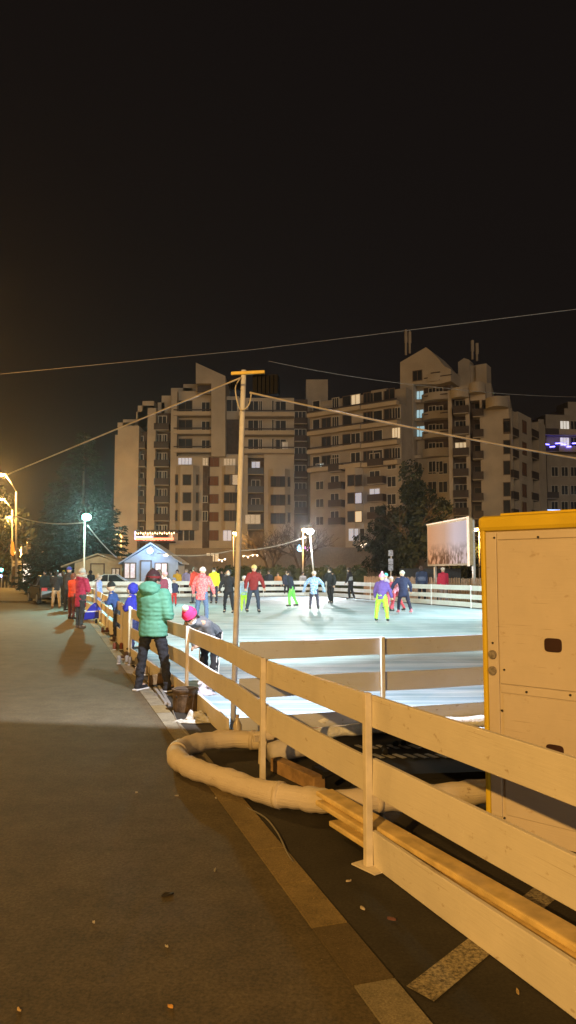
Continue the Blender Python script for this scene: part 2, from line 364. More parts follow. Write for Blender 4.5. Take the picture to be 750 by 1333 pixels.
part('pipe_run', b, [m_ins, mat('tape', (.56, .49, .4), .65)], hose, world=True, smooth=True)
# flange / valve
vf = G(341, 975, .12)
b = MB(); b.box(vf + Vector((0, -.03, -.01)), (.05, .05, .24), rz=.2, rx=.15); b.box(vf + Vector((-.02, -.05, .1)), (.11, .03, .05), rz=.5)
b.tube([vf + Vector((-.08, 0, .1)), vf + Vector((.1, .02, .12))], .045, 12)
solo('pipe_valve', b, m_ins, 'tan valve fitting between the two insulated pipes under the fence', 'valve', tuple(vf * 1), bevel=.006)
b = MB(); b.tube([G(352, 980, .1), G(372, 975, .11), G(395, 972, .12), G(420, 968, .13)], [.085, .095, .085, .07], 16)
solo('pipe_stub', b, mat('grey_insulation', (.5, .47, .45), .8, .15, 6, .4), 'grey wrapped pipe stub behind the fence post', 'pipe', tuple(G(372, 975, 0)), smooth=True)
# frosted header pipes
m_frost = mat('frost', (.82, .85, .88), .8, .1, 14, .8, bscale=25)
for lab, pts in (('upper frost covered white pipe in front of the near end fence', [(380, 941, .1), (430, 936, .12), (500, 929, .12), (560, 925, .12), (640, 921, .12), (700, 917, .12)]),
                 ('lower frost covered white pipe nearest the black manifold', [(392, 957, .1), (440, 952, .1), (500, 946, .11), (560, 942, .11), (640, 938, .11), (700, 935, .11)])):
    b = MB(); pp = smooth_path([G(*q) for q in pts], 6); b.tube(pp, [.055 + .008 * math.sin(i * 1.7) for i in range(len(pp))], 14)
    solo('frosted_pipe', b, m_frost, lab, 'pipe', tuple(pp[0]), smooth=True)
# spent snow heap by the header pipes
b = MB()
for i in range(60):
    q = G(random.uniform(395, 640), random.uniform(930, 956), 0); r = random.uniform(.02, .06); b.ball(q, (r * 1.4, r, r * .6), 7, 4)
solo('snow_crust', b, m_frost, 'crumbly snow lying around the frosted pipes', 'snow', tuple(G(500, 950)), smooth=True, kind='stuff')
# black manifold grate
mf = thing('pipe_manifold', 'flat black manifold tray with pale slots below the frosted pipes', 'manifold', tuple(G(520, 990)))
c = [G(430, 962), G(575, 957), G(650, 1012), G(470, 1018)]
b = MB(); b.hexa([v.copy() for v in c], [v + Vector((0, 0, .05)) for v in c])
for r in range(2):
    for i in range(8): b.box(G(470 + i * 14 + r * 22, 972 + r * 12, .055), (.045, .15, .006), rz=.5, mi=1)
part('tray', b, [m_black, mat('slot_grey', (.22, .22, .22), .6)], mf, world=True)
b = MB()
for px, py in ((500, 975), (515, 968), (525, 967), (502, 979)): b.ball(G(px, py, .08), (.03, .03, .03), 8, 6); b.tube([G(px, py, .03), G(px, py, .08)], .012, 8)
part('knobs', b, m_black, mf, world=True, smooth=True)
# timber beam and black box under it
t0, t1 = G(352, 1004), G(409, 1032); b = MB(); b.plank(t0, t1, .002, .11, .1, 0)
solo('timber_beam', b, m_wood2, 'short dirty timber beam under the fence behind the pipe', 'beam', tuple(t0), bevel=.006)
b = MB(); b.box((G(432, 1028) + Vector((0, .12, .07))), (.24, .2, .14), rz=.4); b.tube([G(420, 1012, .15), G(440, 1004, .17), G(455, 1012, .1)], .015)
solo('junction_box', b, m_black, 'black cable box beside the timber beam', 'box', tuple(G(432, 1028)), bevel=.01)
# planks stacked on the inner side of the near fence
L0 = G(425, 1034, .17); L1 = G(750, 1218, .19); pd = (L1 - L0); pd.z = 0; pd.normalize()
lay = [(.0, .17, 'top'), (.035, .13, 'second'), (-.05, .085, 'third'), (.02, .045, 'fourth'), (-.12, .012, 'lowest')]
for i, (o, z, w) in enumerate(lay):
    n = Vector((-pd.y, pd.x, 0)); st = L0 + pd * [0, .06, -.02, .22, .1][i] - n * .02
    st.z = 0; b = MB()
    L = 4.3 - i * .1; sk = [.0, .02, -.035, .03, -.02][i]; dd = (pd + n * sk * .3).normalized()
    b.plank(st, st + dd * L, z, z + .033, .125, -o - .06)
    solo('loose_plank', b, m_wood, {'top': 'topmost bare pine plank lying behind the near fence board', 'second': 'second pine plank down in the stack behind the near fence', 'third': 'third pine plank down, sticking out toward the insulated pipe', 'fourth': 'fourth pine plank down in the stack at the fence foot', 'lowest': 'lowest pine plank resting on the asphalt at the fence foot'}[w], 'plank', tuple(st), bevel=.008, group='pine planks stacked behind the near fence')

# cabinet / chiller
cb0 = gx(625.5, 4.92); cb1 = gx(752, 4.47); cdx = (cb1 - cb0).normalized(); cn = Vector((-cdx.y, cdx.x, 0))
CW, CD, CH = 2.3, 1.1, 2.02
ch = thing('chiller_cabinet', 'large cream chiller cabinet with yellow corner frame behind the near fence', 'cabinet', tuple(cb0))
m_yel = mat('yellow_paint', (.66, .48, .03), .4, .06, 4, coat=.2)
m_cab = painted('cream_cabinet_paint', (.64, .56, .46), (.75, .66, .55), .4, .12)
def cb(s, o, z): return cb0 + cdx * s + cn * o + Vector((0, 0, z))
def cbox(mb, s0, s1, o0, o1, z0, z1, mi=0):
    return mb.hexa([cb(s0, o0, z0), cb(s1, o0, z0), cb(s1, o1, z0), cb(s0, o1, z0)], [cb(s0, o0, z1), cb(s1, o0, z1), cb(s1, o1, z1), cb(s0, o1, z1)], mi)
b = MB(); cbox(b, .03, CW - .03, .02, CD - .02, .0, CH - .1); part('body', b, m_cab, ch, world=True)
for q_ in ((0, .035, 0, .04), (0, .035, CD - .04, CD), (CW - .035, CW, 0, .04)):
    b = MB(); cbox(b, *q_, .0, CH - .08); part('corner_trim', b, m_yel, ch, world=True, bevel=.012)
b = MB(); cbox(b, -.012, CW + .012, -.012, CD + .012, CH - .105, CH); part('top_cap', b, m_yel, ch, world=True, bevel=.03)
def czz(px, py): # s and z on cabinet front
    d = Vector(ray(px, py)); e = Vector((0, 0, EYE)); n = Vector((cn.x, cn.y, 0))
    t = (cb0 - e).dot(n) / d.dot(n); q = e + d * t; return (q - cb0).dot(cdx), q.z
def panel(name, s0, s1, z0, z1, o=-.0):
    mb = MB(); cbox(mb, s0, s1, .008 + o, .0195, z0, z1); return part(name, mb, m_cab, ch, world=True, bevel=.004)
s_l, z_t = czz(646, 704); _, z_m = czz(651, 890); s_l2, z_m2 = czz(652, 903)
panel('side_strip', .037, s_l - .006, .1, CH - .112)
d1 = panel('upper_door', s_l, s_l + .78, z_m, z_t); panel('upper_door', s_l + .79, CW - .06, z_m, z_t)
d2 = panel('lower_door', s_l2 + .01, s_l + .78, .12, z_m2); panel('lower_door', s_l + .79, CW - .06, .12, z_m2)
panel('cross_strip', s_l, CW - .06, z_m2 + .006, z_m - .006, .003)
panel('top_strip', s_l, CW - .06, z_t + .006, CH - .112, .003)
for i, (x0, y0, dr) in enumerate(((719.5, 840, d1), (722, 979, d2))):
    s, z = czz(x0, y0)
    b = MB(); b.prism([cb(s + .055 * (1 if math.cos(a) > 0 else -1) * abs(math.cos(a)) ** .45, .002, z + .042 * (1 if math.sin(a) > 0 else -1) * abs(math.sin(a)) ** .45) for a in [k * math.pi / 16 for k in range(32)]], cn * .0055); h = part('handle', b, mat('handle_recess', (.035, .012, .01), .6), dr, world=True, bevel=.0)
for x0, y0 in ((641, 852), (641, 873)):
    s, z = czz(x0, y0); b = MB(); c = cb(s, 0, z); b.tube([c - cn * .006, c + cn * .008], .028, 20); b.box(c - cn * .008, (.02, .002, .045), rz=math.atan2(cdx.y, cdx.x), mi=0)
    part('round_vent', b, mat('vent_metal', (.3, .27, .24), .5, .3, 60, metal=.4), ch, world=True, bevel=.003)
b = MB()
for x0, y0 in ((656, 872), (653, 925), (656, 1065), (685, 901), (641, 837), (742, 905), (643, 700), (700, 699)):
    s, z = czz(x0, y0); c = cb(s, 0, z); b.tube([c - cn * .0, c + cn * .01], .0065, 8)
part('screws', b, m_blackm, ch, world=True)
b = MB(); cbox(b, .1, CW - .1, .1, CD - .1, CH + .001, CH + .02); part('lid_seam', b, m_yel, ch, world=True)

# ------------------------------------------------------------------ floodlight poles
def cable(name, label, pts, r, m, sag=0, n=22, group=None):
    b = MB(); P = []
    for i in range(len(pts) - 1):
        a, c = Vector(pts[i]), Vector(pts[i + 1])
        for k in range(n + (i == len(pts) - 2)):
            t = k / n; P.append(a.lerp(c, t) - Vector((0, 0, sag * 4 * t * (1 - t))))
    b.tube(P, r, 6); return solo(name, b, m, label, 'cable', tuple(P[0]), smooth=True, group=group)
pole_b = G(299.5, 958); pole_b.z = 0; pole_b += Vector((.02, .1, 0)); pole_t = at(317.5, 482, 7.62)
pl = thing('floodlight_pole', 'tall leaning tan pole with floodlights at the corner of the rink', 'pole', tuple(pole_b))
b = MB(); b.tube([pole_b, pole_b.lerp(pole_t, .5), pole_t], [.030, .028, .027], 14); part('pole', b, m_pole, pl, world=True, smooth=True)
LN = Vector((.17, .985, 0)).normalized(); LX = Vector((LN.y, -LN.x, 0))      # aim of the floodlights
head_z = pole_t.z - .04
b = MB(); c = pole_t + Vector((0, 0, -.035)) + LX * .05 - LN * .02; b.box(c, (.36, .035, .035), rz=math.atan2(LX.y, LX.x)); part('crossbar', b, mat('yellow_bracket', (.75, .55, .1), .5), pl, world=True, bevel=.006)
def flood(parent, c, n, mlens, w=.24, h=.2, dep=.1, name='floodlight', back=m_black, rnd=False):
    x = Vector((n.y, -n.x, 0)); rz = math.atan2(x.y, x.x); up = Vector((0, 0, 1))
    mb = MB()
    mb.box(c - n * dep / 2, (w, .02, h), rz); mb.box(c + up * h / 2, (w, dep, .012), rz); mb.box(c - up * h / 2, (w, dep, .012), rz)
    mb.box(c + x * w / 2, (.012, dep, h), rz); mb.box(c - x * w / 2, (.012, dep, h), rz)
    for k in range(5): mb.box(c - n * (dep / 2 + .02) + x * (k - 2) * w / 6, (.01, .03, h * .9), rz)
    o = part(name, mb, back, parent, world=True)
    mb = MB(); mb.box(c - n * (dep / 2 - .018), (w * .85, .01, h * .85), rz) if not rnd else mb.ball(c + n * .02, (w * .5, w * .35, h * .5), 16, 10); part('lens', mb, mlens, o, world=True)  # round lens is enlarged to imitate the glare of the lamp
    return o
fc = pole_t + Vector((0, 0, -.15)) + LX * .22 + LN * .1
flood(pl, fc, LN, glow('lens_cool', COOL, 30), .26, .2, .1)
fc2 = pole_t + Vector((0, 0, -.14)) - LX * .1 + LN * .06
flood(pl, fc2, LN, glow('lens_cool', COOL, 30), .12, .1, .06)
b = MB(); b.tube(smooth_path([pole_t + LX * -.02 + Vector((0, 0, -.08)) - LN * .03, pole_t - LX * .08 + Vector((0, 0, -.2)) - LN * .04, pole_t - LX * .03 + Vector((0, 0, -.42)) - LN * .03, pole_t + LX * .06 + Vector((0, 0, -.38)) - LN * .03, pole_t + LX * .09 + Vector((0, 0, -.25)) - LN * .03], 5), .007, 6)
part('lamp_wire', b, mat('pale_wire', (.6, .55, .45), .5), pl, world=True, smooth=True)
light('pole_flood_lamp', 'POINT', fc + LN * .046, 1450, (.86, .9, 1), .004, parent=pl)
light('pole_flood_beam', 'SPOT', fc2 + LN * .05, 16000, COOL, .04, target=rk(8, 22), parent=pl, spot_size=R(58), spot_blend=.9)

m_cable = mat('pale_cable', (.5, .45, .38), .6)
m_wire = mat('dim_wire', (.12, .1, .085), .8)
cable('power_cable', 'pale cable from the leaning pole sloping left to the street lamp', [at(313, 492, 7.45), at(-8, 625, 11)], .009, m_cable, .0)
COL.objects[-1]
cable('power_cable', 'pale cable from the leaning pole running right over the cabinet', [at(325, 511, 7.45), at(770, 600, 8.3)], .0105, m_cable, .03)
cable('overhead_wire', 'upper thin wire rising right across the night sky', [at(-10, 488, 30), at(330, 455, 26), at(770, 400, 20)], .0085, m_wire, .0)
cable('overhead_wire', 'faint thin wire dropping right above the apartment roofs', [at(350, 470, 30), at(560, 503, 30), at(770, 517, 30)], .009, m_wire, .1)
cable('overhead_wire', 'wire between the teal lamp and the left street lamps', [at(111, 680, 38), at(22, 672, 50), at(-15, 670, 50)], .03, m_cable, .25)
cable('overhead_wire', 'wire running down from the teal lamp to the cabin roof', [at(114, 684, 38), at(152, 726, 50)], .03, m_cable, .1)
cable('overhead_wire', 'sagging wire between the blue cabin lamp and the far floodlight', [at(205, 720, 50), at(300, 717, 50), at(398, 699, 50)], .03, m_cable, .25)

def round_lamp_pole(name, label, base, top, col, lens, power, aim, r=.045, cone=130, spill=0):
    root = thing(name, label, 'lamp', tuple(base))
    b = MB(); b.tube([base, base.lerp(top, .5), top], [r, r * .9, r * .75], 10); part('pole', b, m_tan, root, world=True, smooth=True)
    n = (Vector(aim) - top); n.z = 0; n.normalize()
    c = top + n * .2 + Vector((0, 0, .1))
    flood(root, c, n, lens, .5, .36, .16, rnd=True)
    if spill: light('flood_spill', 'POINT', c + n * .3 - Vector((0, 0, .4)), spill, col, .2, parent=root)
    light('flood_lamp', 'SPOT', c + n * .26, power, col, .12, target=aim, parent=root, spot_size=R(cone), spot_blend=.8)
    return root
fb = gx(411, 50.5); ft = at(403.5, 694, 50.2)
round_lamp_pole('floodlight_pole', 'white floodlight pole at the far side of the ice glaring at the viewer', fb, ft, WHITE, glow('lens_white', (1, .97, .92), 90), 4000, (2, 30, 0), spill=700)
lb = gx(109.5, 38); lt = at(110.5, 676, 38)
round_lamp_pole('floodlight_pole', 'teal white floodlight on a slim pole beside the dark conifer', lb, lt, (.45, 1, .88), glow('lens_teal', (.25, 1, .85), 12), 4500, (0, 24, 0), spill=320)
# off frame right pole that the cable leads to
rb = rk(13.5, -1.2); round_lamp_pole('floodlight_pole', 'floodlight pole outside the frame at the right corner of the rink', rb, rb + Vector((0, 0, 4.6)), COOL, glow('lens_cool', COOL, 30), 14000, rk(7, 22), cone=82)
rb = rk(17.6, 15); round_lamp_pole('floodlight_pole', 'unseen floodlight pole added beyond the right side to brighten the ice', rb, rb + Vector((0, 0, 4.6)), COOL, glow('lens_cool', COOL, 30), 6500, rk(8, 22), cone=120)  # unseen pole, added for more light on the middle of the ice

# ------------------------------------------------------------------ buildings
class Facade:
    def __init__(s, root, pxa, Da, pxb, Db):
        s.root = root; s.a = gx(pxa, Da); s.b = gx(pxb, Db); s.d = (s.b - s.a).normalized(); s.n = Vector((s.d.y, -s.d.x, 0))
        if s.n.y > 0: s.n = -s.n
    def q(s, px, py, o=0):
        d = Vector(ray(px, py)); e = Vector((0, 0, EYE)); A = s.a + s.n * o
        t = (A - e).dot(s.n) / d.dot(s.n); p = e + d * t; return (p - s.a).dot(s.d), p.z
    def pt(s, S, o, z): return s.a + s.d * S + s.n * o + Vector((0, 0, z))
    def bx(s, mb, S0, S1, z0, z1, o0, o1, mi=0):
        return mb.hexa([s.pt(S0, o0, z0), s.pt(S1, o0, z0), s.pt(S1, o1, z0), s.pt(S0, o1, z0)], [s.pt(S0, o0, z1), s.pt(S1, o0, z1), s.pt(S1, o1, z1), s.pt(S0, o1, z1)], mi)
    def pb(s, mb, x0, x1, y0, y1, o0, o1, mi=0):   # pixel box: y0 top, y1 bottom, front at o1
        S0, _ = s.q(x0, y1, o1); S1, _ = s.q(x1, y1, o1); xm = (x0 + x1) / 2; zt = s.q(xm, y0, o1)[1]; zb = s.q(xm, y1, o1)[1] if y1 < 742 else 0
        return s.bx(mb, S0, S1, max(zb, 0), zt, o0, o1, mi)
    def window(s, px, py, w, h, o=0, lit=None, fr=m_frame, mull=1, pane=m_pane):
        S, z = s.q(px, py, o); mb = MB(); t = .09
        s.bx(mb, S - w / 2 - t, S - w / 2, z - h / 2 - t, z + h / 2 + t, o - .05, o + .07); s.bx(mb, S + w / 2, S + w / 2 + t, z - h / 2 - t, z + h / 2 + t, o - .05, o + .07)
        s.bx(mb, S - w / 2, S + w / 2, z + h / 2, z + h / 2 + t, o - .05, o + .068); s.bx(mb, S - w / 2 - .05, S + w / 2 + .05, z - h / 2 - t, z - h / 2, o - .05, o + .12)
        for k in range(mull): x = S - w / 2 + w * (k + 1) / (mull + 1); s.bx(mb, x - .04, x + .04, z - h / 2, z + h / 2, o + .01, o + .06)
        wn = part('window', mb, fr, s.root, world=True, label=('lit window' if lit else None))
        mb = MB(); s.bx(mb, S - w / 2, S + w / 2, z - h / 2, z + h / 2, o - .02, o + .02)
        part('pane', mb, lit or pane, wn, world=True)
    def balcony(s, x0, x1, py, o0, o1, h=1.0, solid=m_rail, zoff=0):
        S0, z = s.q(x0, py, o1); S1, _ = s.q(x1, py, o1); mb = MB()
        s.bx(mb, S0, S1, z - .12, z, o0, o1); ba = part('balcony', mb, m_conc2, s.root, world=True)
        mb = MB(); s.bx(mb, S0, S1, z, z + h, o1 - .08, o1); s.bx(mb, S0, S0 + .08, z, z + h, o0, o1 - .081); s.bx(mb, S1 - .08, S1, z, z + h, o0, o1 - .081)
        part('railing', mb, solid, ba, world=True)
l_warm = glow('lit_warm', (1, .72, .4), .5); l_cool = glow('lit_cool', (.5, .68, 1), .36); l_white = glow('lit_white', (1, .95, .85), .55); l_cyan = glow('lit_cyan', (.35, .75, .9), .55); l_dim = glow('lit_dim', (1, .62, .35), .09)
m_cream = mat('parapet_cream', (.46, .38, .28), .9, .08, .6)

# --- building A (left)
A = thing('apartment_building', 'stepped apartment block on the left with a slanted tower slab and glowing sign below', 'building', tuple(gx(270, 112)))
f = Facade(A, 150, 112, 400, 112)
W = MB(); D_ = MB(); T = MB()
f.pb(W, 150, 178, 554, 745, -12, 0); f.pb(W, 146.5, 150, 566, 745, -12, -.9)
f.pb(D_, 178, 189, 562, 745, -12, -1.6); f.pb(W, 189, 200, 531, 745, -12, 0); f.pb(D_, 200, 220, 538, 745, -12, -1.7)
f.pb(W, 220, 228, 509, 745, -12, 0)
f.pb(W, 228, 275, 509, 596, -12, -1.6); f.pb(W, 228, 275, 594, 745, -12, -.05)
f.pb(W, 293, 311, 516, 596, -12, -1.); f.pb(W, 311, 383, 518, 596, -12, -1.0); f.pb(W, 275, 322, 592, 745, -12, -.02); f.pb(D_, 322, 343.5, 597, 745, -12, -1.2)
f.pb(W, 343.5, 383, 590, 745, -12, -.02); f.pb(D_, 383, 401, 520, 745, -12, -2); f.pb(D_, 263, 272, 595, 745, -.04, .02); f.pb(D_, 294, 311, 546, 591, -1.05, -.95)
f.pb(T, 399, 428, 494, 745, -9, -3.0)
# stair-stepped penthouses
for x0, x1, y in ((153, 176, 550), (160, 178, 546), (177, 188, 536), (179, 200, 528), (185, 200, 522), (205, 214, 524), (210, 226, 515), (222, 250, 505), (238, 256, 500)): f.pb(W, x0, x1, y, 556, -11, -3.2)
# slab tower
def poly_prism(F_, mb, pts, o0, o1, mi=0):
    L = []
    for x, y in pts: S, z = F_.q(x, y, o1); L.append(F_.pt(S, o1, z))
    mb.prism(L, F_.n * (o0 - o1), mi)
poly_prism(f, W, [(275, 594), (293.5, 594), (293.5, 489.5), (255, 472), (255, 499), (275, 499)], -8, 1.2)
f.pb(W, 255, 275, 500, 509, -8, -1.0)
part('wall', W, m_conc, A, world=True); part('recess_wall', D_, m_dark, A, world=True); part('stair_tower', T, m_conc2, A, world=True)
# bays (faceted)
def bay(F_, root, x0, x1, y0, y1, o, cols, rows, lit={}):
    S0, _ = F_.q(x0, y1, 0); S1, _ = F_.q(x1, y1, 0); zt = F_.q((x0 + x1) / 2, y0, o)[1]; zb = F_.q((x0 + x1) / 2, y1, o)[1] if y1 < 742 else 0
    c = (S1 - S0) * .24; a = [F_.pt(S0, -.05, zb), F_.pt(S0 + c, o, zb), F_.pt(S1 - c, o, zb), F_.pt(S1, -.05, zb)]
    mb = MB(); mb.hexa(a, [v + Vector((0, 0, zt - zb)) for v in a]); part('bay', mb, m_conc, root, world=True)
    for r in rows:
        for cx in cols: F_.window(cx, r, 1.15, 1.5, o if (x0 + (x1 - x0) * .22 < cx < x1 - (x1 - x0) * .22) else o * .62, lit.get((cx, r)), m_framed, 0)
bay(f, A, 228, 259, 606, 690, 1.1, (243.5,), (624.7, 648, 671.3)); bay(f, A, 288, 312, 606, 690, 1.0, (297, 304.5), (624.7, 648, 671.3), {(304.5, 624.7): l_dim})
bay(f, A, 349, 378, 610, 745, 1.1, (358, 366), (627, 651, 675))
for r in (624.7, 648, 671.3):
    f.window(233, r, 1.0, 1.5, .5, None, m_framed, 0); f.window(254, r, 1.0, 1.5, .5, None, m_framed, 0)
    f.window(277.5, r + 1.5, 1.5, 1.3, .0, None, m_framed, 1, m_rust); f.window(374, r + 2.5, .8, 1.4, .5, None, m_framed, 0)
f.window(241, 600.5, 2.0, 1.0, .0, l_cool, m_frame, 3); f.window(267.5, 601, .8, 1.1, .03, l_dim); f.window(278, 601.5, 1.6, 1.3, 0, None, m_framed, 1, m_rust); f.window(299, 601.5, 1.7, 1., 0, l_dim, m_frame, 3)
for x in (235, 243, 250): f.window(x, 695.5, .75, 1.9, .0, None, m_frame, 0)
f.window(277.5, 697, 1.5, 1.4, 0, None, m_framed, 1, m_rust); f.window(267, 672, .7, 1.4, .03); f.window(267, 650, .7, .9, .03, None); f.window(296, 696, 1.2, 1.8, 0, glow('lit_faint', (.6, .7, 1), .35))
for y in (577, 601, 625, 648, 671.5, 695):
    f.balcony(178.2, 188.8, y + 6, -1.6, -.1); f.window(183, y - 3, .8, 1.4, -1.58, None, m_frame, 0)
    f.balcony(200.2, 219.8, y + 6, -1.7, .25); f.window(207, y - 3, 1.1, 1.9, -1.68, None, m_frame, 1); f.window(214, y - 3, .7, 1.9, -1.68)
f.balcony(200.2, 219.8, 559, -1.7, .1); f.window(209, 549, 1.8, 1.7, -1.68, None, m_frame, 2)
for y in (540, 564, 588):
    f.balcony(226, 275, y, -1.6, .2, .55, m_cream); f.balcony(311, 383, y + 1, -1., .9, .55, m_cream)
    mb = MB(); f.pb(mb, 226, 275, y - 7.5, y - 6, .12, .2); f.pb(mb, 311, 383, y - 6.5, y - 5, .82, .9); part('handrail', mb, m_rail, A, world=True)
for y in (530, 555, 579.5):
    f.window(241.5, y, 2.0, 1.9, -1.58, None, m_framed, 1); f.window(268, y, 1.2, 1.5, -1.58)
    f.window(330, y - 1, 1.6, 1.6, -.98, None, m_frame, 1); f.window(339, y - 1, .5, 1.6, -.98); f.window(356.5, y - 1, .5, 1.8, -.98); f.window(365, y - 1, 1.7, 1.5, -.98)
f.window(371, 580, .8, 1.0, -.95, l_dim); f.window(302, 528, 1.6, 1.8, -.98, None, m_frame, 1); f.window(268, 506, 1.2, 1.1, -.98); f.balcony(257, 275, 511, -1, .2)
for y in (608, 632, 656, 680): f.window(333, y, 1.2, 1.6, -1.18, glow('lit_faint', (.6, .7, 1), .35) if y < 610 else None, m_frame, 1); f.balcony(322.5, 343, y + 9, -1.2, .0, .95, mat('bluish_railing', (.07, .08, .11), .6))
for y in (543, 566, 590, 613, 636, 660):
    f.balcony(383.5, 400, y + 8, -2, -1, .9); f.window(391, y - 2, 1.7, 1.2, -1.98, None, m_frame, 2)
f.window(329, 676, 2.2, 1.3, .0, l_dim, m_frame, 2)
# ground floor glow sign of building A
mb = MB(); f.pb(mb, 175, 232, 690, 692.5, .0, 2.2); f.pb(mb, 178, 226, 704.5, 706, .0, 2.0); part('canopy', mb, m_rail, A, world=True)
sg = thing('neon_sign', 'red neon strip under warm bulbs glowing above the blue cabin', 'sign', tuple(f.pt(f.q(200, 700, 2.3)[0], 2.4, 0)))
mb = MB(); S0, z = f.q(176, 702.5, 2.4); S1, _ = f.q(226, 702.5, 2.4); f.bx(mb, S0, S1, z - .05, z + .28, 2.3, 2.4); part('neon_strip', mb, glow('neon_red', (1, .12, .06), 3.5), sg, world=True)
mb = MB(); f.bx(mb, S0, S0 + 2.6, z + .32, z + .5, 2.3, 2.4); f.bx(mb, S0 - .1, S0 + .05, z, z + 1.3, 2.3, 2.4); part('blue_strip', mb, glow('neon_blue', (.3, .4, 1), 2.0), sg, world=True)
mb = MB()
for i in range(17):
    S, z = f.q(177 + i * 3.1, 693.8 + (i % 2) * .9, 2.4); mb.ball(f.pt(S, 2.4, z), (.09, .09, .16), 7, 5)
part('bulbs', mb, glow('bulb_warm', (1, .66, .3), 5), sg, world=True)
mb = MB()
for i in range(9): S, z = f.q(184 + i * 4.6, 698.5, 2.2); f.bx(mb, S - .16, S + .16, z - .5, z + .5, .1, .2)
part('lit_shelf', mb, glow('lit_shop', (1, .5, .3), .5), sg, world=True)

# --- building C (middle)
Cb = thing('apartment_building', 'middle apartment block joining the left block and the tall right one', 'building', tuple(gx(460, 108)))
f = Facade(Cb, 404, 112, 522, 103); W = MB(); D_ = MB()
Sx = lambda x: f.q(x, 600, 0)[0]
zr = f.q(407, 521, 0)[1]
f.bx(W, Sx(404), Sx(523), 0, zr - 2.6, -10, 0); f.bx(W, Sx(404), Sx(523), zr - 2.6, zr, -10, -1.5)
f.bx(W, Sx(404), Sx(470), zr, zr + .6, -10, -4)
for k in range(9): f.bx(W, Sx(478) + (k - 4) * .01, Sx(498) + (k - 4) * .01, zr + .0, zr + .35 + .1 * (k % 2), -1.7 - k * .4, -1.4 - k * .4)
part('wall', W, m_conc2, Cb, world=True)
for k in range(4):
    z = zr - 2.75 - 2.8 * k + .1; y_at = None
    for (x0, x1) in ((404, 446), (446.4, 474), (474.4, 521)):
        mb = MB(); f.bx(mb, Sx(x0), Sx(x1), z - .15, z + .45, .0, .9 + .25 * (x0 == 446.4)); ba = part('balcony', mb, m_cream, Cb, world=True)
        mb = MB(); f.bx(mb, Sx(x0) + .02, Sx(x1) - .02, z + .62, z + .78, .75, .86); f.bx(mb, Sx(x0) + .02, Sx(x1) - .02, z + .451, z + .5, .75, .86); part('railing', mb, m_rail, ba, world=True)
cw = [(412, 1.2), (425, 1.5), (437, 1.1), (452, 1.4), (463, 1.5), (480, 1.6), (492, 1.4), (507, 1.6), (516, 1.2)]
for k in range(4):
    z = zr - 1.25 - 2.8 * k
    for j, (x, w) in enumerate(cw):
        if (k * 5 + j * 3) % 7 == 3: continue
        yy = 745 - (z - EYE) * F / (112 - 9 * (x - 404) / 118)
        lit = None
        if k == 0 and x == 463: lit = l_warm
        if k == 2 and x == 516: lit = l_warm
        if k == 2 and x == 412: lit = l_cool
        f.window(x, yy, w, 1.5, -1.48 if k == 0 else 0.0, lit, m_framed if j % 2 else m_frame, j % 3)
def yz(z, x): return 745 - (z - EYE) * F / (112 - 9 * (x - 404) / 118)
bay(f, Cb, 450, 474, 606, 745, 1.1, (457.5, 466.5), (625.5, 648.5, 672.5), {(466.5, 648.5): glow('lit_blue2', (.4, .6, 1), .35), (466.5, 672.5): l_warm})
for y in (609, 632, 655, 678):
    f.balcony(427, 444, y + 5, -.0, 1.1); f.window(436, y - 4, 1.4, 1.9, 0.0, None, m_frame, 1)
    f.balcony(478, 498, y - 2, -.0, 1.1); f.window(488, y - 10, 1.6, 1.9, 0.0, l_cool if y == 655 else None, m_frame, 1)
    f.window(416.5, y, 1.3, 1.2, 0, l_cyan if y == 609 else None)
    f.window(510, y - 5, 1.3, 1.4, 0, None)
for x in (458, 464.5, 471): f.window(x, 696, .95, 1.7, 1.15, l_cool if x < 470 else None, m_frame, 0)

# --- building B (right)
Bb = thing('apartment_building', 'tall right apartment block with a peaked slab, antennas and curved balconies', 'building', tuple(gx(600, 100)))
f1 = Facade(Bb, 521, 107, 590, 103); f2 = Facade(Bb, 587, 97.5, 668, 95); f3 = Facade(Bb, 667.5, 95.02, 711, 106)
W = MB(); D_ = MB()
poly_prism(f1, W, [(521, 745), (538, 745), (538, 590), (538, 500), (571, 500), (587, 496), (587, 481), (579, 477), (570, 466), (560, 456), (554.5, 452), (521, 471.5)], -6, .3)
f1.pb(W, 537, 590, 498, 745, -10, -1.2)
f1.pb(D_, 553, 588, 503, 590, -1.25, -1.15)
for (x0, x1, y0, o) in ((588, 611, 511, 0), (611, 632, 506, -.2), (631, 667.6, 531, .1)):
    if x0 == 631: f2.pb(W, x0, x1, y0, 745, -10, o)
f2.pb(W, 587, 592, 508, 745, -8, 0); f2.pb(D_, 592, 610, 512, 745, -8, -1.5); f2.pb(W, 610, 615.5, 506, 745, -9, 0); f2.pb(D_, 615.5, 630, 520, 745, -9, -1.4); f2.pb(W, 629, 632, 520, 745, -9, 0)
f2.pb(W, 612, 632, 505, 521, -9, -.2)
f2.pb(W, 634, 664, 516, 532, -9, -2); f2.pb(W, 600, 640, 500, 521, -9, -3)
f1.pb(W, 597, 612, 470, 510, -6, -4); f1.pb(W, 612, 620, 476, 510, -6.2, -4.4); f1.pb(W, 620, 634, 474, 510, -6.4, -4)
poly_prism(f1, W, [(597, 471), (612, 471), (610, 468), (604, 466)], -6, -4.02)
f1.pb(W, 566, 600, 488, 512, -6.6, -4.6)
S3 = lambda x: f3.q(x, 600, 0)[0]; z3 = f3.q(669, 533, 0)[1]
cols3 = [(667.5, 668.5, 0), (668.5, 676, -1.5), (676, 693, 0), (693, 702, -1.5), (702, 711, 0)]
for x0, x1, o in cols3: f3.bx(W if o == 0 else D_, S3(x0), S3(x1), 0, z3 - (.0 if o == 0 else .8), -8, o)
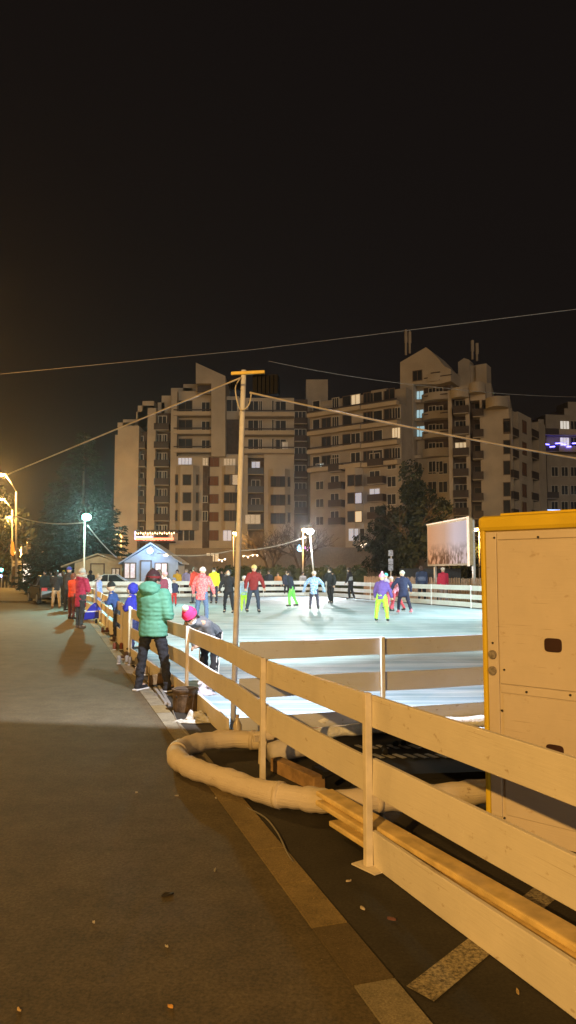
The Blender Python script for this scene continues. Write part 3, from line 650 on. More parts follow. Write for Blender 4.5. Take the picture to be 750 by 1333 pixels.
f3.bx(W, S3(678), S3(690), z3, z3 + 1., -7, -2)
part('wall', W, m_conc, Bb, world=True); part('recess_wall', D_, m_dark, Bb, world=True)
# curved balconies on the slab side
def curved(F_, x0, x1, py, depth, h=.95, m=m_conc, o=-1.15):
    S0, z = F_.q(x0, py, o); S1, _ = F_.q(x1, py, o); n = 10; a = []
    for i in range(n + 1):
        t = i / n; a.append(F_.pt(S0 + (S1 - S0) * t, o + depth * math.sin(math.pi * (.08 + .84 * t)) ** .6, z))
    a += [F_.pt(S1, o - .1, z), F_.pt(S0, o - .1, z)]
    mb = MB(); mb.hexa([v - Vector((0, 0, .2)) for v in a], [v + Vector((0, 0, h)) for v in a]); return part('balcony', mb, m, F_.root, world=True)
for k, y in enumerate((500, 523.5, 547.5, 571.5, 595.5)):
    curved(f1, 551 + k * .3, 589, y, 1.7, .9 if k < 4 else 1.0)
    curved(f1, 537.5, 551.5, y + 1, .9, .25)
    if k < 4:
        mb = MB(); S0, z = f1.q(552, y - 7, .4); S1, _ = f1.q(588, y - 7, .4); f1.bx(mb, S0, S1, z, z + .12, .3, .4); part('handrail', mb, m_rail, Bb, world=True)
    for x in (563, 572): f1.window(x, y + 12, 1.0, 1.5, -1.13, None, m_frame, 1)
f1.window(543.5, 489, 1.3, 1.4, -1.18 + 1.5, None, m_framed)
for y, l in ((514.6, l_cyan), (539, l_cyan), (562.7, l_cyan)): f1.window(546.5, y, 1.15 if y < 550 else 1.5, 1.2 if y < 550 else 1.7, -1.18, l, m_frame, 1)
f1.window(567, 490, 1.2, 1.1, .32, None, m_framed)
for y in (610, 634, 658, 682):
    f1.window(563, y, 1.2, 1.5, -1.18, None, m_frame, 1); f1.window(577, y, 1.2, 1.5, -1.18, None, m_frame, 1); f1.window(545, y, 1., 1.3, -1.18)
for k, y in enumerate((530, 557, 585, 612, 640, 663, 690)):
    f2.balcony(590, 610, y + 8, -1.5, .7 if k < 3 else .2); f2.window(600.5, y - .5, 1.5, 1.7, -1.48, l_warm if k == 2 else None, m_frame, 2)
    f2.balcony(615.7, 629.5, y + 12, -1.4, .45); f2.window(622.5, y + 3, .8, 1.6, -1.38, None, m_framed, 0)
    if k: f2.window(660, y - 3, .75, 1.7, .1, None, m_framed, 0)
    yy = y + 1
    if k: 
        f3.balcony(668.6, 675.8, yy + 8, -1.5, .1); f3.balcony(693.2, 701.8, yy + 9, -1.5, .1); f3.window(682.5, yy - 2, 1.5, 1.6, 0, None, m_framed, 1, m_rust); f3.window(672.5, yy - 1, .7, 1.4, -1.48); f3.window(697, yy, .9, 1.4, -1.48)
f2.window(660, 556, .75, 1.6, .1, None, m_framed, 0)
curved(f2, 633, 662, 532, 2.2, 1.1, m_conc, .15); curved(f2, 611, 632, 512, 1.6, 1.1, m_conc, 0); curved(f2, 588, 611, 518, 1.3, 1.1, m_conc, 0)
for x, y0, y1 in ((528.5, 429, 462), (533.5, 431, 460), (615, 443, 468), (621, 447, 470)):
    mb = MB(); a = at(x, y0, 106); c = at(x, y1, 106); mb.tube([c, a], .17, 8); mb.box(a.lerp(c, .3), (.4, .35, 1.6)); part('antenna', mb, m_conc2, Bb, world=True)
# --- far right building
Fr = thing('apartment_building', 'farther apartment block at the right edge with blue light strings on a balcony', 'building', tuple(gx(740, 125)))
f = Facade(Fr, 706, 124, 800, 126); W = MB()
f.pb(W, 706, 716, 546, 745, -10, -.5); f.pb(W, 716, 800, 541, 745, -10, 0); f.pb(W, 735, 760, 532, 545, -8, -2); f.pb(W, 740, 800, 524, 545, -8, -4)
part('wall', W, m_conc2, Fr, world=True)
for y in (554, 575.5, 614, 638, 659):
    for x in (735, 747, 722):
        lit = l_white if (y < 580 and x == 735) else None
        if x == 722 and y < 600: continue
        f.window(x, y, 1.6 if lit else 1.1, 1.5, 0, lit, m_frame, 2 if lit else 1)
for y in (565, 587, 648, 670): f.balcony(709, 728, y, 0, 1.2)
f.balcony(728, 760, 565, 0, 1.2, .9, m_cream); f.balcony(728, 760, 587, 0, 1.2, .9, m_cream)
sl = thing('light_string', 'blue light string on a balcony of the far right block', 'lights', tuple(f.pt(0, 1.5, 0)))
mb = MB()
for i in range(46):
    S, z = f.q(709 + (i * 7.3) % 43, 578 + 3.2 * math.sin(i * 2.1) + (i % 3), 1.35); mb.ball(f.pt(S, 1.35, z), (.11,) * 3, 6, 4)
part('bulbs', mb, glow('bulb_blue', (.12, .1, 1), 9), sl, world=True)
mb = MB(); S, z = f.q(712, 664, 1.35); f.bx(mb, S, S + 2.4, z - .05, z + .1, 1.3, 1.36); part('strip', mb, glow('strip_cyan', (.3, .5, 1), 2.5), sl, world=True)
# --- far left dark building
Fl = thing('apartment_building', 'dim distant apartment block between street lamps and conifer', 'building', tuple(gx(55, 130)))
f = Facade(Fl, 32, 130, 78, 128); W = MB(); f.pb(W, 34, 76, 700, 745, -10, 0); f.pb(W, 50, 72, 690, 745, -9, -1); part('wall', W, mat('dim_concrete', (.13, .11, .1), .9), Fl, world=True)
for y in (708, 721, 734):
    f.balcony(46, 74, y + 3, 0, 1.2, .9, mat('dim_cream', (.25, .21, .17), .9))
    for x in (40, 53, 62, 70): f.window(x, y - 1, 1.2, 1.4, 0, None, m_framed)

# ------------------------------------------------------------------ low setting behind the rink
m_board = mat('hoarding', (.17, .12, .08), .85, .2, 2)
b = MB(); b.hexa([gx(230, 60), gx(277, 60), gx(277, 60.3), gx(230, 60.3)], [gx(230, 60, 3), gx(277, 60, 3), gx(277, 60.3, 3), gx(230, 60.3, 3)])
solo('hoarding', b, m_board, 'brown hoarding panel right of the blue lit cabin', 'hoarding', tuple(gx(250, 60)), bevel=.02)
sh = thing('shop_building', 'low shop row behind the far floodlight with pale lit windows', 'building', tuple(gx(400, 78)))
b = MB(); b.hexa([gx(232, 80), gx(560, 76), gx(570, 84), gx(232, 86)], [gx(232, 80, 3.9), gx(560, 76, 3.9), gx(570, 84, 3.9), gx(232, 86, 3.9)]); part('wall', b, mat('dark_shopfront', (.06, .06, .08), .8, .3, .6), sh, world=True)
b = MB(); b.hexa([gx(228, 79), gx(564, 75), gx(564, 76.5), gx(228, 80.5)], [gx(228, 79, 4.2), gx(564, 75, 4.2), gx(564, 76.5, 4.2), gx(228, 80.5, 4.2)]); part('fascia', b, mat('fascia', (.16, .13, .1), .8), sh, world=True)
for x0, x1, y0, y1, mm in ((362, 375, 719, 731, glow('shop_blue', (.5, .62, .85), .42)), (384, 401, 719, 731, glow('shop_grey', (.6, .6, .62), .2)), (345, 358, 719, 731, glow('shop_dim', (.4, .4, .5), .08)), (268, 285, 720, 731, glow('shop_brown', (.5, .33, .2), .08))):
    a = at(x0, y1, 77.2); c = at(x1, y0, 77.2); b = MB(); b.box(((a.x + c.x) / 2, 77.6, (a.z + c.z) / 2), (c.x - a.x, .12, c.z - a.z)); w = part('window', b, mm, sh, world=True)
    b = MB(); [b.box((a.x + (c.x - a.x) * k / 3, 77.5, (a.z + c.z) / 2), (.08, .12, c.z - a.z + .1)) for k in range(4)]; part('frame', b, m_framed, w, world=True)
ss = thing('shop_sign', 'small shop sign with cyan disc and magenta letters below the far floodlight', 'sign', tuple(at(397, 713, 74)))
b = MB(); c = at(391, 713.5, 74); b.tube([c, c + Vector((0, -.1, 0))], .36, 16); b.tube([c + Vector((0, -.1, 0)), c + Vector((0, -.12, 0))], .2, 12); part('disc', b, glow('sign_cyan', (.25, .6, 1), 3), ss, world=True, smooth=False)
b = MB()
for i, x in enumerate((397.5, 400.5, 403.5)):
    c = at(x, 714, 74); b.box(c, (.06, .08, .4)); b.box(c + Vector((.08, 0, .15 if i != 1 else -.15)), (.14, .08, .07)); b.box(c + Vector((.08, 0, 0)), (.12, .08, .06))
part('letters', b, glow('sign_magenta', (.9, .25, 1), 2.2), ss, world=True)
def lights_row(label, x0, x1, y, n, Y, m, dy=1.5):
    b = MB()
    for i in range(n): b.ball(at(x0 + (x1 - x0) * i / max(1, n - 1), y + dy * math.sin(i * 1.9), Y), (.075, .075, .1), 6, 4)
    for i in range(n - 1):
        b.tube([at(x0 + (x1 - x0) * i / (n - 1), y + dy * math.sin(i * 1.9), Y) + Vector((0, .05, .08)), at(x0 + (x1 - x0) * (i + 1) / (n - 1), y + dy * math.sin((i + 1) * 1.9), Y) + Vector((0, .05, .08))], .015, 4)
    return solo('light_string', b, m, label, 'lights', tuple(at(x0, y, Y)))
bw = glow('bulb_white', (1, .8, .6), 4)
lights_row('string of warm bulbs hanging below the shop row by the dark tree', 470, 505, 709.5, 16, 74, bw, 1.8)
lights_row('few white bulbs strung low behind the skater in black near the pole', 285, 293, 729, 3, 74, bw)
lights_row('short run of bulbs right of the leaning pole above the crowd', 317, 341, 724, 5, 74, bw)
# hedge
def leaf_cloud(mb, fn, n, s, mi=0):
    for i in range(n):
        c, sc_ = fn(); a = Vector((random.gauss(0, 1), random.gauss(0, 1), random.gauss(0, 1))).normalized(); u = a.orthogonal().normalized(); w = a.cross(u); q = s * sc_ * random.uniform(.6, 1.4)
        mb.add([c - u * q, c + w * q * .6, c + u * q, c - w * q * .6], [(0, 1, 2, 3)], mi)
m_hedge = mat('hedge_leaves', (.03, .045, .02), .8, .4, 2); m_leaf = mat('conifer_leaves', (.012, .026, .016), .8, .4, 1.5); m_leaf2 = mat('tree_leaves', (.022, .03, .016), .8, .4, 1.5)
m_bark = mat('bark', (.07, .05, .035), .9, .3, 4, .4)
hd = thing('hedge', 'long dark clipped hedge behind the far end of the ice', 'hedge', tuple(gx(400, 62)))
b = MB()
def hf():
    x = random.uniform(283, 478); Y = random.uniform(61, 63); return gx(x, Y, random.uniform(0, 2.1 + .15 * math.sin(x * .3))), 1
leaf_cloud(b, hf, 5000, .14); part('foliage', b, m_hedge, hd, world=True)
b = MB(); b.hexa([gx(284, 61.4), gx(477, 61.4), gx(477, 62.6), gx(284, 62.6)], [gx(284, 61.4, 1.9), gx(477, 61.4, 1.9), gx(477, 62.6, 1.9), gx(284, 62.6, 1.9)]); part('inner_growth', b, m_hedge, hd, world=True)
# trees
def conifer(px, Y, ytop, rad, label):
    base = gx(px, Y); top = at(px, ytop, Y); H = top.z; root = thing('conifer_tree', label, 'tree', tuple(base))
    b = MB(); b.tube([base, base + Vector((0, 0, H * .5)), base + Vector((0, 0, H * .97))], [.22, .14, .02], 8); part('trunk', b, m_bark, root, world=True)
    b = MB(); lv = 30
    for k in range(lv):
        z = H * (.07 + .92 * k / lv); r = rad * (1 - k / lv) ** .75 + .12
        nb = max(5, int(15 * (1 - k / lv)))
        for j in range(nb):
            a = j * 2 * math.pi / nb + k * 1.3 + random.uniform(-.2, .2); rr = r * random.uniform(.72, 1.12); d = Vector((math.cos(a), math.sin(a), 0)); s = Vector((-d.y, d.x, 0))
            for q in range(int(rr * 26) + 5):
                t = random.uniform(.1, 1) ** .7; c = base + d * rr * t + Vector((0, 0, z - rr * .3 * t + .12 * rr * t * t)) + s * random.gauss(0, .13) * (1.2 - t) * rr * .5 + Vector((0, 0, random.gauss(-.05, .07)))
                u = (d * random.uniform(.3, 1) + s * random.uniform(-1, 1) + Vector((0, 0, random.uniform(-.5, .2)))).normalized(); w = u.cross(Vector((random.random(), random.random(), random.random()))).normalized(); L = random.uniform(.2, .42)
                b.add([c - w * .085, c + w * .085, c + u * L], [(0, 1, 2)])
    part('crown', b, m_leaf, root, world=True); return root
conifer(106, 60, 556, 5.0, 'tall dark conifer behind the teal lamp, left of the apartment blocks')
conifer(72, 66, 628, 2.8, 'shorter dark conifer to the left of the tall one')
def broad(px, Y, ytop, w, label, n=9000, leaf=.16, m=m_leaf2, trunk=.25, bare=False, zlow=.2, name='tree'):
    base = gx(px, Y); top = at(px, ytop, Y); H = top.z; root = thing(name, label, 'tree', tuple(base)); b = MB(); tips = []
    def br(p, d, L, r, dep):
        q = p + d * L; mid = p.lerp(q, .5) + Vector((random.gauss(0, .04), random.gauss(0, .04), 0)) * L; b.tube([p, mid, q], [r, r * .8, r * .6], 5)
        if dep == 0: tips.append(q); return
        for k in range(random.choice((2, 3)) if not bare else 3):
            nd = (d + Vector((random.gauss(0, .55), random.gauss(0, .55), random.gauss(.08, .25)))).normalized(); br(q, nd, L * random.uniform(.66, .85), r * .58, dep - 1)
    b.tube([base, base + Vector((0, 0, H * .22))], [trunk, trunk * .8], 8)
    for k in range(5 if not bare else 6):
        a = k * 1.3; br(base + Vector((0, 0, H * .2)), Vector((math.cos(a) * .5, math.sin(a) * .5, 1)).normalized(), H * .2, trunk * .5, 3 if not bare else 4)
    part('trunk', b, m_bark, root, world=True)
    if bare: return root
    b = MB(); cl = [(base + Vector((random.gauss(0, .42) * w, random.gauss(0, .42) * w, 0)) + Vector((0, 0, H * random.uniform(zlow, .95))), random.uniform(.5, 1.1)) for _ in range(46)]
    cl = [(c, s) for c, s in cl if ((c.x - base.x) ** 2 + (c.y - base.y) ** 2) ** .5 < w * (1.15 - .85 * max(0, (c.z / H - .45)) / .55)]
    def lf():
        c, s = random.choice(cl); v = Vector((random.gauss(0, 1), random.gauss(0, 1), random.gauss(0, .8))); v = v.normalized() * random.uniform(.55, 1) * s * w * .36; return c + v, 1
    leaf_cloud(b, lf, n, leaf); part('crown', b, m, root, world=True); return root
broad(541, 66, 602, 3.1, 'dark bushy tree left of the billboard in front of the right block', 13000)
broad(505, 72, 655, 2.6, 'lower dark tree beside the bulbs, left of the bushy one', 7000)
broad(612, 62, 700, 2.2, 'dark shrubby tree behind the right edge of the billboard', 4000)
broad(392, 70, 655, 2.6, 'bare branched tree behind the far floodlight', bare=True, name='bare_tree')
broad(352, 72, 668, 2.6, 'bare branched tree left of the far floodlight', bare=True, name='bare_tree')
broad(-2, 95, 640, 5, 'dark tree at the left edge behind the street lamps', 4000, .3)
b = MB()
def bf(): x = random.uniform(18, 60); return gx(x, random.uniform(88, 92), random.uniform(0, 1.4)), 1
leaf_cloud(b, bf, 1400, .2); solo('low_shrubs', b, m_hedge, 'rough low shrubs beyond the far road', 'shrubs', tuple(gx(40, 90)), kind='stuff')

# cabins
def cabin(label, x0, x1, Y, ye, yr, wallm, roofm, wins, door=None, depth=3.2, signm=None, over=.3):
    a = gx(x0, Y); c = gx(x1, Y); he = at((x0 + x1) / 2, ye, Y).z; hr = at((x0 + x1) / 2, yr, Y).z; root = thing('wooden_cabin', label, 'cabin', ((a.x + c.x) / 2, Y, 0)); cx = (a.x + c.x) / 2
    b = MB(); b.prism([(a.x, Y, 0), (c.x, Y, 0), (c.x, Y, he), (cx, Y, hr - .1), (a.x, Y, he)], (0, depth, 0)); part('wall', b, wallm, root, world=True)
    b = MB()
    for s in (-1, 1):
        ex = (cx - (c.x - a.x) / 2 - over) if s < 0 else (cx + (c.x - a.x) / 2 + over); ez = he - (hr - he) * over / ((c.x - a.x) / 2)
        b.hexa([(ex, Y - .35, ez), (cx, Y - .35, hr), (cx, Y + depth + .2, hr), (ex, Y + depth + .2, ez)], [(ex, Y - .35, ez + .1), (cx, Y - .35, hr + .1), (cx, Y + depth + .2, hr + .1), (ex, Y + depth + .2, ez + .1)])
    part('roof', b, roofm, root, world=True)
    for (wx0, wx1, wy0, wy1, mm) in wins:
        p = at(wx0, wy1, Y); q = at(wx1, wy0, Y); b = MB(); t = .07; zz = (p.z + q.z) / 2; xm = (p.x + q.x) / 2
        for xx in (p.x, xm, q.x): b.box((xx, Y - .04, zz), (t, .1, q.z - p.z + t))
        for z_ in (p.z, q.z): b.box((xm, Y - .041, z_), (q.x - p.x, .1, t))
        w = part('window', b, m_framed, root, world=True); b = MB(); b.box((xm, Y - .03, zz), (q.x - p.x - .02, .05, q.z - p.z - .02)); part('pane', b, mm, w, world=True)
    if door:
        p = at(door[0], 768, Y); q = at(door[1], door[2], Y); b = MB(); b.box(((p.x + q.x) / 2, Y - .03, q.z / 2), (q.x - p.x, .06, q.z)); d = part('door', b, wallm, root, world=True)
        b = MB(); b.box((p.x, Y - .045, q.z / 2), (.09, .09, q.z)); b.box((q.x, Y - .045, q.z / 2), (.09, .09, q.z)); b.box(((p.x + q.x) / 2, Y - .046, q.z), (q.x - p.x + .09, .09, .09)); part('door_frame', b, m_framed, d, world=True)
    return root
m_cabw = mat('white_timber', (.36, .38, .42), .7, .06, 3); m_cabt = mat('tan_timber', (.5, .38, .22), .7, .1, 3)
cabin('white timber cabin glowing blue under a round lamp', 161, 232, 52, 731, 708, m_cabw, m_cabw, [(162, 177, 733, 753, glow('win_red', (1, .3, .2), .25)), (202, 218, 733, 753, glow('win_orange', (1, .42, .25), .5))], (183, 197, 730))
cabin('tan timber cabin with warm walls behind the silver car', 97, 159, 54, 733, 722, m_cabt, m_cabt, [(146, 156, 740, 750, glow('win_dim', (.8, .3, .15), .12))], (118, 136, 734), over=.9)
# blue cabin lamp
cl = thing('cabin_lamp', 'round blue white lamp on the gable of the white cabin', 'lamp', tuple(at(195.5, 717, 51.6)))
c = at(195.5, 717, 51.4); b = MB(); b.ball(c, (.2, .12, .2), 14, 8); part('lens', b, glow('lens_blue', (.35, .62, 1), 30), cl, world=True, smooth=True)
b = MB(); b.tube([c + Vector((0, .08, 0)), c + Vector((0, .5, .0))], .1, 10); part('bracket', b, m_blackm, cl, world=True)
light('blue_lamp', 'POINT', c + Vector((0, -.5, 0)), 150, (.3, .55, 1), .15, parent=cl)
cl = thing('cabin_lamp', 'small warm lamp at the right eave of the white cabin', 'lamp', tuple(at(216, 722.5, 51.3)))
c = at(216, 722.5, 51.3); b = MB(); b.ball(c, (.18, .1, .09), 10, 6); part('lens', b, glow('lens_warm', (1, .7, .35), 8), cl, world=True); b = MB(); b.box(c + Vector((0, .18, .05)), (.3, .3, .04)); part('hood', b, m_blackm, cl, world=True)

# billboard
bb = thing('billboard', 'pale poster billboard on posts beyond the picket fence', 'billboard', tuple(gx(585, 44)))
b0 = gx(557, 46); b1 = gx(612, 39.5); zt = at(557, 684, 46).z; zb = at(557, 737, 46).z; bd = (b1 - b0).normalized(); bn = Vector((bd.y, -bd.x, 0)); BL = (b1 - b0).length
def bp_(s, o, z): return b0 + bd * s + bn * o + Vector((0, 0, z))
def bbx(mb, s0, s1, o0, o1, z0, z1, mi=0): return mb.hexa([bp_(s0, o0, z0), bp_(s1, o0, z0), bp_(s1, o1, z0), bp_(s0, o1, z0)], [bp_(s0, o0, z1), bp_(s1, o0, z1), bp_(s1, o1, z1), bp_(s0, o1, z1)], mi)
zt = at(557, 684, 46).z
b = MB(); bbx(b, 0, BL, -.2, 0, zb, zt); part('board', b, mat('billboard_frame', (.4, .3, .18), .6), bb, world=True)
def poster():
    m = bpy.data.materials.new('poster'); m.use_nodes = True; N = m.node_tree.nodes; L = m.node_tree.links; bs = N['Principled BSDF']; bs.inputs['Roughness'].default_value = .9; bs.inputs['Specular IOR Level'].default_value = .05
    tc = N.new('ShaderNodeTexCoord'); sx = N.new('ShaderNodeSeparateXYZ'); L.new(tc.outputs['Generated'], sx.inputs[0])
    g = N.new('ShaderNodeValToRGB'); e = g.color_ramp.elements; e[0].color = (.5, .27, .15, 1); e[1].color = (.45, .42, .52, 1); e.new(.45).color = (.45, .29, .22, 1); e.new(.7).color = (.52, .45, .52, 1)
    L.new(sx.outputs[0], g.inputs[0]); n = N.new('ShaderNodeTexNoise'); n.inputs['Scale'].default_value = 9; n.inputs['Detail'].default_value = 6; mp = N.new('ShaderNodeMapping'); mp.inputs['Scale'].default_value = (2.2, 1, .7); L.new(tc.outputs['Generated'], mp.inputs[0]); L.new(mp.outputs[0], n.inputs[0])
    r = N.new('ShaderNodeValToRGB'); r.color_ramp.elements[0].position = .42; r.color_ramp.elements[1].position = .6; r.color_ramp.elements[0].color = (.3, .22, .14, 1); r.color_ramp.elements[1].color = (1.1, 1, .9, 1); L.new(n.outputs[0], r.inputs[0])
    mr = N.new('ShaderNodeMapRange'); mr.inputs[1].default_value = .55; mr.inputs[2].default_value = .2; L.new(sx.outputs[2], mr.inputs[0])
    mx = N.new('ShaderNodeMix'); mx.data_type = 'RGBA'; mx.blend_type = 'MULTIPLY'; L.new(mr.outputs[0], mx.inputs[0]); L.new(g.outputs[0], mx.inputs[6]); L.new(r.outputs[0], mx.inputs[7]); L.new(mx.outputs[2], bs.inputs['Base Color'])
    L.new(mx.outputs[2], bs.inputs['Emission Color']); bs.inputs['Emission Strength'].default_value = .3; m.cycles.emission_sampling = 'NONE'; return m
b = MB(); bbx(b, .12, BL - .25, 0.0, .02, zb + .1, zt - .1); part('poster', b, poster(), bb, world=True)
b = MB(); bbx(b, BL - .2, BL, .0, .06, zb - .05, zt + .08); bbx(b, 0, BL, -.01, .06, zt, zt + .07); part('light_frame', b, glow('frame_orange', (1, .55, .25), .5), bb, world=True)
for s in (.6, BL - .12):
    b = MB(); bbx(b, s - .09, s + .09, -.32, -.2, 0, zt - .1); part('post', b, m_metal, bb, world=True)
# picket fence (several runs)
pk = thing('picket_fence', 'brown picket fence beyond the right side of the ice', 'fence', tuple(gx(560, 43)))
q0 = gx(474, 54); q1 = gx(640, 35.5); n = 100; b = MB(); kd_ = (q1 - q0)
for i in range(n):
    c = q0 + kd_ * (i / (n - 1)); h = 1.35 + random.uniform(-.04, .05)
    b = MB(); b.box(c + Vector((0, 0, h / 2)), (.085, .025, h), rz=math.atan2(kd_.y, kd_.x), rx=random.gauss(0, .02)); part('picket', b, mat('picket_wood', (.42, .28, .18), .8, .2, 5), pk, world=True)
b = MB(); b.plank(q0, q1, .35, .43, .03, .03); b.plank(q0, q1, 1.0, 1.08, .03, .03); part('rails', b, m_wood2, pk, world=True)
b = MB(); b.hexa([gx(520, 50), gx(600, 50), gx(600, 50.2), gx(520, 50.2)], [gx(520, 50, 1.9), gx(600, 50, 1.9), gx(600, 50.2, 1.9), gx(520, 50.2, 1.9)]); solo('hoarding', b, mat('dark_hoarding', (.05, .05, .055), .8), 'dark hoarding behind the picket fence under the billboard', 'hoarding', tuple(gx(560, 50)))
# sign stack
st = thing('sign_post', 'slim post with stacked white signs near the group of skaters', 'sign', tuple(gx(508.5, 55)))
b = MB(); b.tube([gx(508.5, 55), at(509.5, 716, 55)], .05, 8); part('post', b, m_metal, st, world=True)
for y in (720, 731, 739): 
    b = MB(); c = at(508.8, y, 54.9); b.box(c, (.35, .05, .42)); part('sign_plate', b, mat('sign_white', (.4, .42, .5), .5, .4, 6), st, world=True, bevel=.01)

# ------------------------------------------------------------------ street lamps
def street_lamp(label, base, top, headpt, power, lensm, rad=.09, col=SODIUM, real=True):
    root = thing('street_lamp', label, 'street lamp', tuple(base), group=None)
    b = MB(); b.tube([base, base.lerp(top, .5), top], [rad * 1.2, rad, rad * .8], 10); part('pole', b, mat('lamp_post_paint', (.4, .36, .3), .6), root, world=True, smooth=True)
    b = MB(); b.tube([top, top.lerp(headpt, .5) + Vector((0, 0, .1)), headpt], rad * .5, 8); part('arm', b, MC['lamp_post_paint'], root, world=True, smooth=True)
    d = (headpt - top); d.z = 0; d = d.normalized() if d.length > .01 else Vector((0, -1, 0)); rz = math.atan2(d.y, d.x)
    b = MB(); b.box(headpt + d * .3 + Vector((0, 0, .08)), (.8, .3, .12), rz); hd_ = part('lamp_head', b, m_metal, root, world=True, bevel=.04)
    b = MB(); b.ball(headpt + d * .35 + Vector((0, 0, -.02)), (.26, .17, .13), 12, 8); part('lens', b, lensm, hd_, world=True, smooth=True)
    if real: light('sodium_lamp', 'POINT', headpt + d * .35 + Vector((0, 0, -.25)), power, col, .1, parent=root)
    return root
lens_s = glow('lens_sodium', (1, .6, .18), 35)
street_lamp('sodium street lamp behind the viewer lighting the near fence', Vector((-9.5, -12, 0)), Vector((-9.5, -12, 7.9)), Vector((-8, -11.2, 8.15)), 14500, lens_s)
street_lamp('sodium street lamp just outside the left of the frame', Vector((-15, 24, 0)), Vector((-15, 24, 8.8)), Vector((-13.6, 24, 9)), 6500, lens_s)
street_lamp('tallest street lamp at the far left with long bent arm', gx(22, 72), at(21, 640, 72), at(7, 618, 71), 8000, lens_s)
street_lamp('second street lamp from the front, left of the tallest', gx(17, 84), at(16, 664, 84), at(5, 650, 83), 8000, lens_s)
street_lamp('third street lamp with its lens at the wire', gx(14, 95), at(14.5, 678, 95), at(13.5, 673, 94.4), 3500, lens_s)
for x, y, lab in ((33, 707, 'orange lamp highest of the three at the far junction'), (25, 717, 'small orange lamp in the middle of the far junction'), (32, 724, 'orange lamp lowest of the three at the far junction')):
    street_lamp(lab, gx(x - 5.5, 120), at(x - 5.5, y - 1, 120), at(x - 1, y - 1, 119.5), 2500, lens_s, .08)
street_lamp('warm park lamp behind the leaning pole', gx(304, 72), at(304, 697, 72), at(305.5, 694, 71.5), 1500, glow('lens_warm2', (1, .72, .35), 25), .035)
street_lamp('warm lamp against the left block beside the conifer tip', gx(158, 98), at(158, 698, 98), at(155, 694, 97.5), 2500, glow('lens_warm2', (1, .72, .35), 25), .07)
street_lamp('sodium lamp on a tall pole left of the white floodlight', gx(394, 58), at(394.5, 694, 58), at(396, 690, 57.6), 1800, lens_s, .06)
street_lamp('orange lamp half hidden behind the cabinet corner', gx(624, 60), at(624, 692, 60), at(621, 689, 59.6), 1800, lens_s, .06)
# junction details
tl = thing('traffic_light', 'green traffic light at the left edge', 'traffic light', tuple(gx(2, 85)))
b = MB(); b.tube([gx(3, 85), at(3, 735, 85)], .07, 8); part('post', b, m_metal, tl, world=True); b = MB(); b.box(at(2, 741, 84.8), (.32, .25, 1.0)); part('housing', b, m_black, tl, world=True, bevel=.03)
b = MB(); b.ball(at(2, 742, 84.6), (.19, .08, .19), 12, 8); part('green_lens', b, glow('lens_green', (.05, .9, .8), 25), tl, world=True); b = MB(); b.ball(at(1, 750, 84.6), (.15, .08, .15), 10, 6); part('blue_lens', b, glow('lens_bl', (.3, .4, 1), 12), tl, world=True)
sp_ = thing('sign_post', 'direction signs on a post below the far left street lamps', 'sign', tuple(gx(23, 78)))
b = MB(); b.tube([gx(23, 78), at(23, 727, 78)], .07, 8); part('post', b, m_metal, sp_, world=True)
for x0, x1, y in ((17, 27, 731.5), (16, 28, 735.5)):
    b = MB(); a = at(x0, y, 77.8); c = at(x1, y, 77.8); b.box((a + c) / 2, ((c - a).x, .05, .26)); part('sign_plate', b, mat('sign_cream', (.55, .48, .35), .6), sp_, world=True)
b = MB(); b.tube([gx(20.5, 80), at(20, 755, 80), at(20.5, 738, 80)], [.65, .4, .34], 10); b.tube([at(20.5, 739, 80), at(24, 715, 80)], .2, 8); b.tube([at(20.5, 739, 80), at(15, 712, 80)], .15, 8)
root = thing('street_tree', 'pale leafless trunk standing at the far left junction', 'tree', tuple(gx(20.5, 80))); part('trunk', b, m_bark, root, world=True)
b = MB(); b.prism([at(15, 704, 76), at(18, 706, 76), at(19, 715, 76), at(17.5, 724, 76), at(14.5, 722, 76), at(14, 712, 76)], (0, .05, 0)); solo('banner', b, mat('orange_banner', (.8, .35, .08), .7), 'orange banner hanging by the street lamp poles', 'banner', tuple(at(16, 714, 76)))
b = MB(); b.box(at(36.5, 746.5, 88), (1.1, .1, 2.2)); o = solo('lit_sign', b, glow('lit_sign_white', (.75, .85, 1), 1.1), 'small white lit panel beyond the far junction', 'sign', tuple(at(36.5, 746.5, 88)))
for i, (px, Y) in enumerate(((35.7, 78), (9, 80), (4.5, 80), (0, 80))):
    root = thing('bollard', ['dark bollard standing alone beyond the dark car', 'third bollard from the left edge by the traffic light', 'second bollard from the left edge by the traffic light', 'bollard nearest the left edge by the traffic light'][i], 'bollard', tuple(gx(px, Y)), group='bollards at the far junction')
    b = MB(); c = gx(px, Y); b.tube([c, c + Vector((0, 0, 1.2))], .11, 10); part('post', b, m_blackm, root, world=True); b = MB(); b.ball(c + Vector((0, 0, 1.22)), (.13, .13, .1), 10, 6); part('cap', b, m_blackm, root, world=True)

